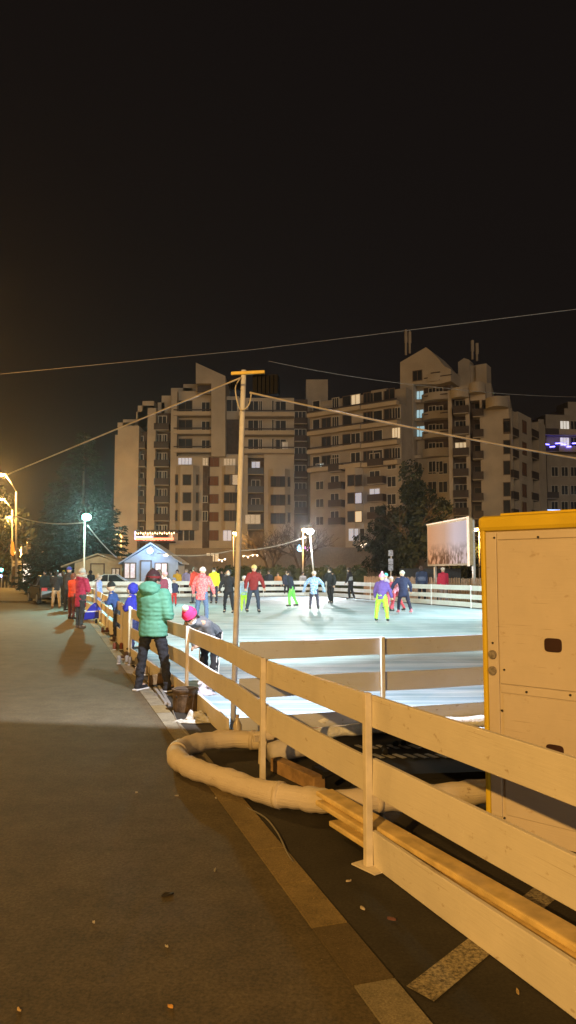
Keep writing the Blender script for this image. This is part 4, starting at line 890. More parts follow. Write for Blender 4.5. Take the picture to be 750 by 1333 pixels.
# ------------------------------------------------------------------ cars
def car(label, loc, rz, paint, kind='car', L=4.3, H=1.45, dim=1.):
    root = thing('parked_car', label, 'car', loc, rz); Wd = .88
    prof = [(-L / 2, .35), (-L / 2 + .03, .75), (-L / 2 + .25, .92), (-L / 2 + .95, .97), (-L / 2 + 1.0, .97), (L / 2 - 1.3, .98), (L / 2 - .35, .82), (L / 2, .62), (L / 2 - .02, .32), (L / 2 - .5, .25), (-L / 2 + .5, .25)]
    b = MB(); rings = []
    for y, s in ((-Wd, .97), (-Wd + .06, 1), (Wd - .06, 1), (Wd, .97)): rings.append([Vector((x * s, y, .25 + (z - .25) * (1 if abs(y) < Wd else .93))) for x, z in prof])
    n = len(prof); vs = [v for r in rings for v in r]; fs = [tuple(range(n)), tuple(range(3 * n, 4 * n))[::-1]]
    for k in range(3):
        for j in range(n): fs.append((k * n + j, k * n + (j + 1) % n, (k + 1) * n + (j + 1) % n, (k + 1) * n + j))
    b.add(vs, fs); body = part('body', b, paint, root, bevel=.03)
    bt = [(-L / 2 + .55, .95), (L / 2 - 1.15, .96), (L / 2 - 1.9, H - .03), (-L / 2 + 1.35, H - .02)]
    b = MB(); a = [Vector((x, s * (.8 if z < 1 else .62), z)) for x, z in bt for s in (-1, 1)]
    b.add(a, [(0, 1, 3, 2), (2, 3, 5, 4), (4, 5, 7, 6), (6, 7, 1, 0), (0, 2, 4, 6), (1, 7, 5, 3)]); part('windows', b, mat('car_glass', (.03, .035, .04), .08, spec=.8), root, bevel=.03)
    b = MB(); x0 = bt[3][0]; x1 = bt[2][0]; b.box(((x0 + x1) / 2, 0, H), (x1 - x0 + .06, 1.26, .05)); 
    for s in (-1, 1):
        for (p, q) in ((0, 3), (1, 2)): b.tube([Vector((bt[p][0], s * .81, bt[p][1])), Vector((bt[q][0], s * .63, bt[q][1]))], .035, 6)
        xm = (x0 + x1) / 2; b.tube([(xm - .1, s * .82, .96), (xm - .1, s * .635, H)], .035, 6)
    part('roof', b, paint, root, bevel=.02)
    for sx in (-L / 2 + .8, L / 2 - .8):
        for s in (-1, 1):
            b = MB(); b.tube([(sx, s * .72, .32), (sx, s * .9, .32)], .32, 20); w = part('wheel', b, m_rubber, root, bevel=.03)
            b = MB(); b.tube([(sx, s * .895, .32), (sx, s * .915, .32)], .2, 16); part('rim', b, m_metal, w)
    for s in (-1, 1):
        b = MB(); b.box((L / 2 - .1, s * .62, .7), (.2, .34, .14), ry=.3); part('headlight', b, mat('headlight', (.6, .6, .55), .2), root, bevel=.02)
        b = MB(); b.box((-L / 2 + .06, s * .66, .78), (.12, .28, .16)); part('taillight', b, mat('taillight', (.5, .02, .02), .3), root, bevel=.02)
        b = MB(); b.box((L / 2 - 1.45, s * .95, 1.0), (.14, .16, .12)); part('mirror', b, paint, root, bevel=.03)
    b = MB(); b.box((-L / 2 - .01, 0, .62), (.02, .5, .11)); part('plate', b, mat('number_plate', (.6, .6, .55), .4), root)
    b = MB(); b.box((L / 2 + .0, 0, .5), (.03, .5, .11)); part('plate', b, MC['number_plate'], root)
    return root
car('dark parked car with plate toward the viewer left of the spectators', tuple(gx(66, 40)), R(118), mat('car_dark', (.03, .028, .03), .25, coat=.5), L=4.2)
car('silver parked car side on behind the rink fence', tuple(gx(150, 49.5)), R(8), mat('car_silver', (.55, .58, .58), .3, metal=.3, coat=.3), L=4.1, H=1.5)

# ------------------------------------------------------------------ people
def remesh(mb, name, mats, vox, smooth=3, ribs=None, seed=0):
    me = mb.mesh(name + '_src', mats); o = bpy.data.objects.new('tmp', me); COL.objects.link(o)
    r = o.modifiers.new('r', 'REMESH'); r.mode = 'VOXEL'; r.voxel_size = vox; r.use_smooth_shade = True
    s = o.modifiers.new('s', 'SMOOTH'); s.iterations = smooth; s.factor = .5
    bpy.context.view_layer.update(); dg = bpy.context.evaluated_depsgraph_get()
    out = bpy.data.meshes.new_from_object(o.evaluated_get(dg)); out.name = name
    bpy.data.objects.remove(o); bpy.data.meshes.remove(me)
    from mathutils import noise as mn
    if name in ('jacket', 'trousers', 'hood', 'hair'):
        a_ = {'jacket': .011, 'trousers': .011, 'hood': .008, 'hair': .01}[name] * (.5 if vox < .016 and name == 'jacket' else 1); nl = [v.normal.copy() for v in out.vertices]; o_ = Vector((random.uniform(0, 99), 0, 0))
        for v, n_ in zip(out.vertices, nl):
            q_ = Vector((v.co.x * 7, v.co.y * 7, v.co.z * 15)) + o_; f_ = mn.noise(q_); v.co += n_ * a_ * (1 - 2.6 * abs(f_) + .8 * mn.noise(q_ * 2.3))
    if ribs: ribs(out)
    return out
def link_mesh(name, me, mats, parent):
    me.materials.clear()
    for m in mats: me.materials.append(m)
    me.polygons.foreach_set('use_smooth', [True] * len(me.polygons))
    o = bpy.data.objects.new(name, me); COL.objects.link(o); o.parent = parent; return o
def join_mesh(me, mb, mats_offset=0):
    bm = bmesh.new(); bm.from_mesh(me); vs = [bm.verts.new(v) for v in mb.v]
    for f, mi in zip(mb.f, mb.m):
        try: q = bm.faces.new([vs[i] for i in f]); q.material_index = mi; q.smooth = True
        except ValueError: pass
    bmesh.ops.recalc_face_normals(bm, faces=bm.faces); bm.to_mesh(me); bm.free()
def dirv(fwd, side, s):                       # arm/leg direction: down, swung forward fwd deg, outwards side deg
    v = Vector((0, 0, -1)); v = Matrix.Rotation(R(fwd), 3, 'X') @ v; v = Matrix.Rotation(R(side) * -s, 3, 'Y') @ v; return v
POSES = {
 'stand': dict(lean=2, legs=((3, 4, 2), (-3, 4, 2)), arms=((4, 9, 14), (4, 9, 12))),
 'hold': dict(lean=4, legs=((3, 5, 3), (-4, 5, 3)), arms=((16, 10, 88), (12, 10, 92))),
 'photo': dict(lean=0, legs=((-9, 7, 0), (11, 7, 6)), arms=((42, 14, 100), (44, 12, 98))),
 'skate': dict(lean=14, legs=((24, 6, 22), (-14, 10, 12)), arms=((10, 24, 22), (-8, 26, 20))),
 'glide': dict(lean=9, legs=((10, 9, 14), (-4, 10, 12)), arms=((8, 26, 18), (4, 26, 18))),
 'wide': dict(lean=5, legs=((6, 8, 8), (-2, 9, 8)), arms=((6, 46, 8), (4, 44, 8))),
 'astride': dict(lean=6, legs=((4, 13, 4), (-4, 13, 4)), arms=((10, 22, 14), (8, 24, 14))),
 'back': dict(lean=16, legs=((16, 7, 20), (-8, 7, 14)), arms=((-18, 22, 10), (-14, 22, 12))),
 'lean': dict(lean=70, legs=((10, 6, 10), (-6, 6, 8)), arms=((88, 18, 40), (86, 14, 42))),
 'bend': dict(lean=38, legs=((22, 9, 30), (-8, 10, 22)), arms=((42, 22, 18), (30, 24, 16))),
}
SK = (.55, .36, .26)
def pm(c, k='cloth'):
    nm = '%s_%02x%02x%02x' % (k, *[int(255 * min(1, x)) for x in c])
    return mat(nm, c, .85 if k == 'cloth' else .6, .13, 22, .15 if k == 'cloth' else 0)
def pattern(name, c1, c2, sc_=9):
    return mat(name, c2, .8, 0, sc_, col2=c1, detail=3)
def person(label, px, fy, H, jacket, pants, face=0, pose='stand', hat=None, hair=None, hood=None, fur=None, gloves=None, skates=False, mask=None, vox=.028, z=0., pompom=None, jl=.0, Y=None, boots=(.03, .03, .03), child=False, group=None, turn=0, ribs=None, bag=None, slim=1., stripes=None, coat=False, legs=None, arms=None, lean=None, sx=0, loc=None, shoe_sole=None, tilt=0, bulk=1.12, bandana=None, vest=None):
    P_ = dict(POSES[pose]); 
    if legs: P_['legs'] = legs
    if arms: P_['arms'] = arms
    if lean is not None: P_['lean'] = lean
    k = H / 1.72; hs = 1.0 if not child else 1.22; hs = hs * k ** (.0 if child else 1); hk = (.112 * (1.0 if not child else .93)) if not child else .102
    hk = .112 * k if not child else .105
    if loc is None:
        loc = gx(px, Y, z) if Y else G(px, fy, z)
    root = thing('person', label, 'person', tuple(loc), R(face), group)
    # skeleton
    t = Vector((0, math.sin(R(P_['lean'])), math.cos(R(P_['lean'])))); side = Vector((1, 0, 0))
    thigh, shin, up, fore = .43 * k, .41 * k, .29 * k, .25 * k
    pelvis = Vector((0, 0, 0)); LG = []
    for s, (a, o, kb) in zip((-1, 1), P_['legs']):
        h = pelvis + Vector((s * .09 * k, 0, 0)); kn_ = h + dirv(a, o, s) * thigh; an = kn_ + dirv(a - kb, o * .6, s) * shin; LG.append((h, kn_, an))
    low = min(l[2].z for l in LG); foot = .085 * k + (.06 if skates else 0); lift = foot - low
    pelvis = pelvis + Vector((0, 0, lift)); LG = [tuple(v + Vector((0, 0, lift)) for v in l) for l in LG]
    # pull the feet: shift so mean foot at origin
    m_ = (LG[0][2] + LG[1][2]) / 2; sh = Vector((-m_.x, -m_.y + sx, 0)); pelvis += sh; LG = [tuple(v + sh for v in l) for l in LG]
    chest = pelvis + t * .36 * k; shc = pelvis + t * .5 * k; neck = pelvis + t * .56 * k
    ht = Vector((0, math.sin(R(P_['lean'] * .35)), math.cos(R(P_['lean'] * .35)))) if pose != 'lean' else Vector((0, .75, .66)).normalized()
    hc = neck + ht * (hk * 1.22)
    AR = []
    for s, (a, o, eb) in zip((-1, 1), P_['arms']):
        S = shc + side * s * (.185 * k) - t * .03; e = S + dirv(a, o, s) * up; fd_ = dirv(a + eb, o * .35, s); fd_ = Matrix.Rotation(R(s * 48), 3, 'Z') @ fd_ if eb > 50 else fd_; w = e + fd_ * fore; AR.append((S, e, w))
    skin = pm(SK, 'skin'); J = jacket if not isinstance(jacket, tuple) else pm(jacket); PN = pants if not isinstance(pants, tuple) else pm(pants)
    # body
    b = MB(); b.cap(pelvis, chest, .115 * k, .12 * k, flat=.75, side=side); b.cap(chest, shc, .12 * k, .09 * k, flat=.75, side=side); b.cap(shc - t * .02, hc, .055 * k, .05 * k)
    for (h, kn_, an) in LG: b.cap(h, kn_, .075 * k, .05 * k); b.cap(kn_, an, .048 * k, .036 * k); b.cap(an, an + Vector((0, .13 * k, -.03 * k)), .035 * k, .03 * k)
    for (S, e, w) in AR: b.cap(S, e, .05 * k, .036 * k); b.cap(e, w, .035 * k, .026 * k); d = (w - e).normalized(); b.cap(w, w + d * .07 * k, .03 * k, .034 * k, flat=.5)
    b.cap(shc - side * .17 * k, shc + side * .17 * k, .055 * k, .055 * k)
    F_ = Matrix.Rotation(R(turn), 3, 'Z'); hf_ = F_ @ (Vector((0, 1, 0)) - ht * ht.y).normalized(); hx = hf_.cross(ht).normalized(); HM = Matrix((hx, hf_, ht)).transposed()
    def hp_(x, y, zz): return hc + HM @ (Vector((x, y, zz)) * hk)
    b.ball(hc, (hk * .80, hk * .92, hk * 1.08), 16, 12, M=HM); b.ball(hp_(0, .25, -.5), (hk * .55, hk * .6, hk * .55), 12, 8, M=HM); b.cap(hp_(0, .9, .0), hp_(0, 1.05, -.25), hk * .11, hk * .15)
    for s in (-1, 1): b.ball(hp_(s * .8, -.05, -.05), (hk * .1, hk * .2, hk * .28), 8, 6, M=HM)
    body = remesh(b, 'body', skin, min(vox, .02) if vox < .02 else .02, 2)
    b = MB()
    for s in (-1, 1): b.ball(hp_(s * .32, .8, .06), (hk * .13, hk * .08, hk * .09), 8, 6, 1, M=HM); b.ball(hp_(s * .32, .87, .06), (hk * .06, hk * .04, hk * .06), 6, 4, 2, M=HM)
    b.ball(hp_(0, .86, -.5), (hk * .24, hk * .06, hk * .07), 8, 4, 3, M=HM)
    def hand(mb, w, e, s, g=1.):
        d = (w - e).normalized(); u = side - d * side.dot(d); u = u.normalized() if u.length > .1 else Vector((0, 0, 1)); nn = d.cross(u); kk = k * g
        pc = w + d * .055 * kk; mb.cap(w + d * .02 * kk, w + d * .075 * kk, .033 * kk, .038 * kk, 10, 0, .5, u)
        for i, L in enumerate((.062, .072, .068, .054)):
            o = u * (-.028 + .019 * i) * kk; st = w + d * .09 * kk + o; m1 = st + (d * .6 + nn * .25 * -s) * L * .6 * kk; m2 = m1 + (d * .35 + nn * .6 * -s) * L * .55 * kk
            mb.tube([st - d * .02 * kk, st, m1, m2], [.009 * g, .0095 * g, .0085 * g, .006 * g], 6)
        th = w + d * .03 * kk - u * s * .03 * kk; mb.tube([th, th + (d * .5 - u * s * .6) * .045 * kk, th + (d * .9 - u * s * .55) * .075 * kk], [.013, .011, .008], 6)
    for s, (S, e, w) in zip((-1, 1), AR): hand(b, w, e, s)
    join_mesh(body, b); bo = link_mesh('body', body, [skin, pm((.8, .8, .78), 'skin'), pm((.03, .02, .02), 'skin'), pm((.4, .15, .13), 'skin')], root)
    if gloves:
        b = MB()
        for s, (S, e, w) in zip((-1, 1), AR): hand(b, w, e, s, 1.35)
        part('gloves', b, pm(gloves), root, smooth=True)
    # trousers
    tk = 1.12 * slim; b = MB(); b.cap(pelvis - t * .02, pelvis + t * .1, .15 * k * slim, .135 * k * slim, flat=.8, side=side)
    for (h, kn_, an) in LG: b.cap(h, kn_, .094 * k * tk, .066 * k * tk); b.cap(kn_ + Vector((0, .005, 0)), an + Vector((0, 0, .02)), .064 * k * tk, .05 * k * tk)
    link_mesh('trousers', remesh(b, 'trousers', PN, vox, 2), [PN], root)
    if stripes:
        b = MB()
        for s, (h, kn_, an) in zip((-1, 1), LG):
            for dx in (-.014, .014): b.tube([h + side * s * .1 * k + Vector((dx, dx, 0)), kn_ + side * s * .073 * k + Vector((dx, dx, 0)), an + side * s * .056 * k + Vector((dx, dx, .03))], .008, 5)
        part('stripes', b, pm(stripes), root)
    # jacket
    b = MB(); W_ = .17 * k * bulk; hem = -.1 * k - jl * k
    st = [(hem, 1.0), (0, .98), (.12, .92), (.28, 1.02), (.42, 1.08), (.5, .9)]
    P = [pelvis + t * (a * k if i else a) for i, (a, _) in enumerate(st)]
    if coat or jl > .12: P[0] = pelvis + Vector((0, 0, hem))
    else: P[0] = pelvis + t * hem * (1 if P_['lean'] < 30 else .5) if P_['lean'] >= 30 else pelvis + Vector((0, 0, hem))
    b.tube(P, [W_ * r for _, r in st], 20, 0, .72, side); b.ball(P[-1], (W_ * .9, W_ * .66, .06 * k)); b.cap(shc - t * .03, neck + t * .01, .1 * k, .072 * k)
    for (S, e, w) in AR: b.cap(S - side * 0, e, .074 * k * bulk, .064 * k * bulk); b.cap(e, w - (w - e) * .06, .064 * k * bulk, .046 * k * bulk)
    b.cap(shc - side * .16 * k - t * .03, shc + side * .16 * k - t * .03, .078 * k, .078 * k)
    def ribf(me):
        if not ribs: return
        nl = [v.normal.copy() for v in me.vertices]
        for v, n_ in zip(me.vertices, nl):
            d = min(((v.co - (e if True else e)).length for S, e, w in AR)); zz = (v.co - pelvis).dot(t)
            v.co += n_ * ribs * (abs(math.sin(zz * 3.14159 / (.058 * k) + .35 * math.sin(v.co.x * 7))) ** .45 - .6)
    jk = link_mesh('jacket', remesh(b, 'jacket', J, vox, 2, ribf), [J], root)
    if vest: 
        b = MB(); b.tube([pelvis + t * .1 * k, pelvis + t * .3 * k], [W_ * 1.04, W_ * 1.1], 20, 0, .74, side); part('reflective_band', b, pm(vest), root, smooth=True)
    # boots
    for (h, kn_, an) in LG:
        b = MB(); tip = an + Vector((0, .15 * k, -(.045) * k)); b.cap(an + Vector((0, 0, .05 * k)), an + Vector((0, -.01, -.02 * k)), .05 * k, .05 * k); b.cap(an + Vector((0, -.03 * k, -.035 * k)), tip, .046 * k, .04 * k)
        link_mesh('skating_boot' if skates else 'shoe', remesh(b, 'boots', pm(boots), min(vox, .022), 1), [pm(boots)], root)
    if skates:
        b = MB()
        for (h, kn_, an) in LG: b.box(an + Vector((0, .05 * k, -foot + .028)), (.008, .27 * k, .03)); b.box(an + Vector((0, -.02 * k, -foot + .052)), (.02, .03, .03)); b.box(an + Vector((0, .11 * k, -foot + .052)), (.02, .03, .03))
        part('blades', b, m_metal, root)
    if shoe_sole:
        b = MB()
        for (h, kn_, an) in LG: b.box(an + Vector((0, .05 * k, -foot + .015)), (.09 * k, .28 * k, .025))
        part('soles', b, pm(shoe_sole), root, bevel=.01)
    # head wear
    if hair:
        b = MB(); b.ball(hp_(0, -.1, .1), (hk * .9, hk * .96, hk * 1.08), 14, 10, M=HM, z0=-.3); b.ball(hp_(0, -.4, -.3), (hk * .8, hk * .6, hk * .9), 12, 8, M=HM)
        if hair[3:] == (1,): b.ball(hp_(0, -.6, -1.1), (hk * .75, hk * .42, hk * 1.2), 12, 8, M=HM)
        link_mesh('hair', remesh(b, 'hair', skin, .016, 2), [mat('hair_%d' % int(hair[0] * 999), hair[:3], .6, .3, 30)], root)
    if hat:
        c = hat[0] if isinstance(hat[0], tuple) else hat; b = MB(); b.ball(hp_(0, -.08, .18), (hk * .93, hk * 1.0, hk * 1.12), 16, 10, M=HM, z0=.02)
        ht_ = part('hat', b, pm(c), root, smooth=True)
        bc = hat[1] if isinstance(hat[0], tuple) else tuple(x * .8 for x in c); b = MB()
        b.tube([hp_(0, -.08, .05), hp_(0, -.08, .15), hp_(0, -.08, .42)], [hk * .92, hk * .98, hk * .985], 18, 0, 1.0); part('brim', b, pm(bc), ht_, smooth=True)
        if pompom: b = MB(); b.ball(hp_(0, -.08, 1.42), (hk * .42,) * 3, 10, 8); part('pompom', b, pm(pompom), ht_, smooth=True)
    if hood:
        b = MB()
        if fur is not None or hood == 'down': pass
        hc_ = neck - Vector((0, .09, -.01)) * k if not isinstance(hood, dict) else neck
        if hood == 'down':
            hd_k = 1.3 if bulk > 1.3 else 1.0; b.ball(neck + Vector((0, -.075 * k * hd_k, .0)), (.135 * k * hd_k, .10 * k * hd_k, .085 * k * hd_k), 14, 8); b.ball(neck + Vector((0, -.03 * k, .035 * k)), (.11 * k * hd_k, .1 * k, .05 * k), 14, 8)
            link_mesh('hood', remesh(b, 'hood', J, .016, 2), [J], jk)
            if fur:
                b = MB(); n_ = 22; b2 = [neck + Vector((.135 * k * math.cos(a), -.03 * k + .11 * k * math.sin(a), .05 * k + .0 * math.sin(a))) for a in [i * 2 * math.pi / n_ for i in range(n_ + 1)]]
                for p in b2: b.ball(p + Vector([random.gauss(0, .008) for _ in range(3)]), (.045 * k,) * 3, 7, 5)
                link_mesh('fur_trim', remesh(b, 'fur', J, .016, 1), [mat('fur_trim', (.5, .43, .35), .95, .2, 60, .6)], jk)
        elif hood == 'up':
            b.ball(hp_(0, -.3, .1), (hk * 1.06, hk * 1.0, hk * 1.15), 14, 10, M=HM); link_mesh('hood', remesh(b, 'hood', J, .018, 2), [J], jk)
    if mask:
        b = MB(); b.ball(hp_(0, .42, -.38), (hk * .62, hk * .62, hk * .42), 12, 8, M=HM); part('face_mask', b, pm(mask), root, smooth=True)
    if bag:
        b = MB(); pts = [shc + side * .13 * k + t * .045 * k, shc + side * .06 * k - Vector((0, .125 * k, .03)), pelvis + t * .24 * k - side * .05 * k - Vector((0, .145 * k, 0)), pelvis + t * .06 * k - side * .16 * k - Vector((0, .07 * k, 0))]
        b.tube(smooth_path(pts[::1], 5), .011, 6, 0, .5); part('bag_strap', b, pm(bag), root)
    return root, dict(AR=AR, hc=hc, k=k, neck=neck, pelvis=pelvis)

g_sk = 'people skating on the ice'; g_sp = 'people watching from the kerb'
ICE = IZ
# --- main figure
gp, gi = person('person in a green quilted puffer jacket and dark jeans raising both hands beside the fence', 199, 900, 1.66, mat('green_quilt', (.105, .33, .24), .7, .08, 5), mat('dark_jeans', (.022, .024, .032), .9, .3, 50, .2), face=-30, pose='photo', vox=.014, hat=((.035, .012, .014), (.13, .012, .014)), hood='down', ribs=.0065, bag=(.05, .2, .13), boots=(.015, .015, .018), shoe_sole=(.6, .6, .6), turn=-10, jl=.02, slim=.94, bulk=1.38, legs=((-3, 12, -2), (5, 13, 4)), arms=((8, 9, 140), (4, 15, 138)), hair=(.03, .02, .015))
b = MB(); wl, wr = gi['AR'][0][2], gi['AR'][1][2]; b.box((wl + wr) / 2 + Vector((0, .08, .04)), (.15, .012, .075)); 
M_ = Matrix.Rotation(R(-30), 3, 'Z'); pc = Vector(gp.location) + M_ @ ((wl + wr) / 2 + Vector((0, .07, .05)))
b = MB(); b.box(pc, (.15, .012, .075), rz=R(-30)); ph = solo('phone', b, m_black, 'dark phone held up by the person in green', 'phone', tuple(pc), bevel=.008)
# --- leaning child
lc = G(272, 899, ICE)
kd_dir = math.degrees(math.atan2(-(gx(238, 9.6) - lc).x, (gx(238, 9.6) - lc).y))
person('child in a pink hat with pompom and grey jacket bending over the fence rail', 272, 899, 1.36, (.16, .17, .19), (.02, .02, .025), face=kd_dir + 0, pose='lean', hat=((.85, .05, .22), (.8, .05, .2)), pompom=(.85, .75, .65), skates=True, boots=(.75, .68, .72), mask=(.8, .82, .88), hair=(.05, .03, .02, 1), stripes=(.7, .7, .7), vox=.018, child=True, legs=((16, 7, 6), (2, 7, 10)), arms=((-30, 0, 95), (-26, 0, 95)), lean=70, turn=40, z=ICE, slim=.95)
# --- skaters on the ice
def sk(label, px, fy, H, j, p, face, pose, **k): return person(label, px, fy, H, j, p, face, pose, skates=True, z=ICE, group=g_sk, **k)
m_flor = pattern('red_floral', (.75, .05, .08), (.8, .3, .3), 26); m_bluep = pattern('blue_pattern', (.1, .25, .75), (.55, .75, .95), 20)
sk('person in a coral floral jacket, white hat and jeans skating behind the leaning child', 262, 812, 1.68, m_flor, (.1, .14, .25), -10, 'glide', hat=(.85, .78, .85), boots=(.4, .35, .3), jl=.12, hood='down')
sk('person in a plain red jacket mostly hidden behind the coral floral jacket', 254, 787, 1.78, (.6, .06, .04), (.03, .03, .05), 60, 'stand', hair=(.1, .06, .04), mask=(.8, .8, .8))
sk('person in a bright yellow jacket and dark leggings facing the viewer', 278.5, 787, 1.74, (.75, .8, .05), (.03, .035, .06), 175, 'stand', hair=(.03, .02, .02), mask=(.7, .72, .72), hood='down')
sk('person all in black with pale scarf just left of the leaning pole', 298, 800, 1.62, (.02, .02, .025), (.015, .015, .02), 170, 'glide', hood='up', mask=(.45, .45, .42))
sk('child with lime trousers and pale blue jacket right beside the leaning pole', 318, 797, 1.32, (.35, .5, .65), (.45, .75, .05), 180, 'stand', hat=(.6, .6, .62), child=True, boots=(.5, .7, .1))
sk('person in a dark red jacket and yellowish hat next to the lime trousered child', 329, 799, 1.8, (.22, .02, .02), (.04, .05, .08), -160, 'glide', hat=(.6, .5, .2))
sk('person in green trousers and dark jacket skating left with white mask', 382, 791, 1.62, (.02, .025, .045), (.2, .75, .12), 82, 'back', hair=(.03, .02, .02), mask=(.8, .8, .8), boots=(.05, .05, .05))
sk('child in a blue patterned jacket with arms spread wide', 409, 795, 1.55, m_bluep, (.05, .05, .08), -5, 'wide', hat=(.75, .65, .6), child=True, gloves=(.3, .5, .8), jl=.12)
sk('person in black with white mask, left one of the two black skaters', 431, 787, 1.78, (.015, .018, .022), (.015, .015, .018), 150, 'skate', hair=(.02, .02, .02), mask=(.6, .6, .6))
sk('person in black with grey stripe on the back, right one of the two black skaters', 458, 781, 1.8, (.015, .015, .02), (.015, .015, .018), 75, 'glide', hair=(.03, .02, .02), mask=(.6, .6, .6), vest=(.35, .35, .38))
sk('child with lime trousers, purple jacket and pink hat standing astride', 497, 811, 1.46, (.12, .07, .28), (.35, .9, .05), -25, 'astride', hat=(.85, .3, .5), pompom=(.7, .4, .5), child=True, slim=1.08)
sk('child in pink with multicoloured hat behind the purple jacketed child', 509, 798, 1.4, (.75, .3, .4), (.65, .1, .15), -60, 'bend', hat=(.7, .45, .5), child=True)
sk('child in a teal hat half hidden in the group of skaters', 503, 794, 1.45, (.4, .35, .5), (.5, .1, .15), 150, 'stand', hat=(.1, .5, .45), child=True)
sk('person in navy with a pale knitted hat skating away with arms out', 527, 800, 1.62, (.02, .025, .07), (.02, .02, .045), 12, 'skate', hat=((.6, .6, .55), (.5, .6, .5)), boots=(.7, .2, .25), arms=((6, 42, 10), (4, 34, 10)), jl=.14)
sk('child in red trousers behind the navy person', 519, 797, 1.45, (.5, .08, .12), (.55, .08, .1), 40, 'bend', hat=(.5, .4, .4), child=True)
sk('small child in dark jacket and red trousers near the far fence', 226.5, 790, 1.2, (.03, .04, .1), (.55, .04, .05), 170, 'stand', hat=(.2, .2, .3), child=True)
sk('child in white with a pink hat right of the green jacket', 214, 800, 1.52, (.7, .75, .82), (.5, .5, .6), -10, 'stand', hat=(.85, .45, .55), child=True, pompom=(.8, .6, .7))
sk('person with brown hair just behind the head of the person in green', 197, 818, 1.62, (.1, .04, .04), (.03, .03, .04), -20, 'stand', hair=(.06, .03, .02))
sk('person with dark reddish hair between the brown haired head and the pink hat', 206, 822, 1.58, (.16, .03, .05), (.03, .03, .04), 10, 'stand', hair=(.1, .03, .03))
sk('person in a light blue top seen over the far left gate of the fence', 127, 802, 1.42, (.3, .38, .75), (.2, .25, .5), -90, 'stand', hair=(.3, .25, .2), child=True, jl=.1)
sk('child in a royal blue puffer with hood up holding the fence', 178, 850, 1.26, (.02, .02, .26), (.03, .03, .1), 75, 'hold', hood='up', child=True, lean=14)
sk('child with a black hat looking left behind the fence panels', 153, 832, 1.25, (.03, .06, .2), (.03, .03, .04), 90, 'hold', hat=(.015, .015, .015), child=True, lean=20)
# beyond the far fence
def bg(label, px, Y, H, j, p, face, **k): return person(label, px, 0, H, j, p, face, k.pop('pose', 'stand'), Y=Y, vox=.034, **k)
bg('person in a yellow staff jacket beyond the far end fence', 231, 50, 1.8, (.7, .42, .05), (.02, .02, .03), 180, hair=(.05, .04, .08))
bg('person in pale violet with white stripes beyond the far fence', 243, 50, 1.85, (.35, .32, .55), (.05, .03, .05), 150, hair=(.3, .25, .3))
bg('person in dark red beside the one in pale violet', 248.5, 50.5, 1.8, (.25, .03, .04), (.03, .03, .04), 170, hair=(.05, .03, .03))
bg('person in grey and dark behind the yellow jacket', 289, 52, 1.75, (.05, .05, .07), (.03, .03, .04), 170, hair=(.03, .02, .02))
bg('person in a light grey jacket behind the black skater', 295, 51, 1.7, (.3, .3, .32), (.03, .03, .04), 120, hair=(.05, .03, .03))
bg('person in a navy jacket with pale shoulder stripes beyond the right fence', 549, 40.6, 1.98, (.03, .045, .1), (.02, .02, .03), -8, hair=(.06, .04, .03), vest=(.12, .15, .25))
bg('person in a crimson jacket and pale hat beyond the right fence', 577, 40, 1.88, (.5, .03, .07), (.35, .3, .3), 10, hat=(.75, .68, .6))
for i, (px, lab, j) in enumerate(((350, 'dark clad person beyond the far fence under the bulbs', (.03, .035, .05)), (362, 'person in an orange vest beyond the far fence', (.6, .25, .08)), (349.5, 'small person in bright red leaning on the far fence', (.7, .06, .03)), (373, 'person in a dim blue coat beyond the far fence', (.05, .06, .1)), (394, 'person in a pale top beyond the far fence left of the far floodlight', (.3, .28, .28)), (338, 'person in a black coat beyond the far fence right of the dark red jacket', (.02, .02, .025)))):
    bg(lab, px, 49.8 + (i % 3) * .7, [1.75, 1.6, 1.25, 1.72, 1.65, 1.7][i], j, (.03, .03, .035), 170 + i * 9, hair=(.04, .03, .03))
bg('dark figure standing before the tan cabin', 118, 49, 1.75, (.02, .02, .025), (.02, .02, .02), 20, hood='up')
# spectators on the left
def sp(label, px, fy, H, j, p, face, pose='stand', **k): return person(label, px, fy, H, j, p, face, pose, group=g_sp, **k)
sp('person in a long crimson parka with fur hood watching at the kerb', 103, 818, 1.74, (.38, .025, .07), (.04, .04, .045), -40, 'hold', hood='down', fur=True, hat=(.5, .48, .45), jl=.2, boots=(.12, .08, .06), slim=1.05, vox=.022)
sp('tall person in black with a blue hat left of the crimson parka', 87.5, 795, 1.86, (.03, .03, .04), (.02, .02, .025), -20, 'hold', hat=(.05, .07, .4))
sp('person with orange red sleeves between the tall one and the crimson parka', 93, 806, 1.6, (.55, .06, .03), (.1, .03, .03), -30, 'hold', hair=(.15, .05, .03))
sp('person in a black jacket and beige trousers holding a red bag by the dark car', 73, 792, 1.72, (.02, .02, .025), (.42, .32, .22), 30, 'hold', hair=(.02, .02, .02), boots=(.2, .1, .05))
sp('child in a bright red jacket next to the person in beige trousers', 77, 787, 1.55, (.6, .08, .06), (.03, .03, .04), -20, hat=(.4, .3, .35), child=True)
sp('person in a dark brown coat farthest left behind the dark car boot', 58, 779, 1.72, (.05, .03, .025), (.02, .02, .02), 160, hair=(.02, .01, .01))
sp('person in a long black coat between the beige trousers and the tall person', 80, 788, 1.68, (.02, .02, .02), (.02, .02, .02), -60, 'hold', hair=(.05, .02, .02), jl=.2)
sp('person with black hair standing behind the dark car', 64, 781, 1.7, (.03, .02, .02), (.02, .02, .02), -30, hair=(.01, .01, .01))
sp('person in a white top and brown hair behind the crimson parka', 108, 800, 1.7, (.55, .6, .7), (.06, .06, .1), -60, hair=(.2, .08, .05))
sp('child with a yellow hat in the crowd by the kerb', 82, 780, 1.75, (.05, .06, .2), (.03, .03, .04), 10, hat=(.8, .7, .05), child=True)

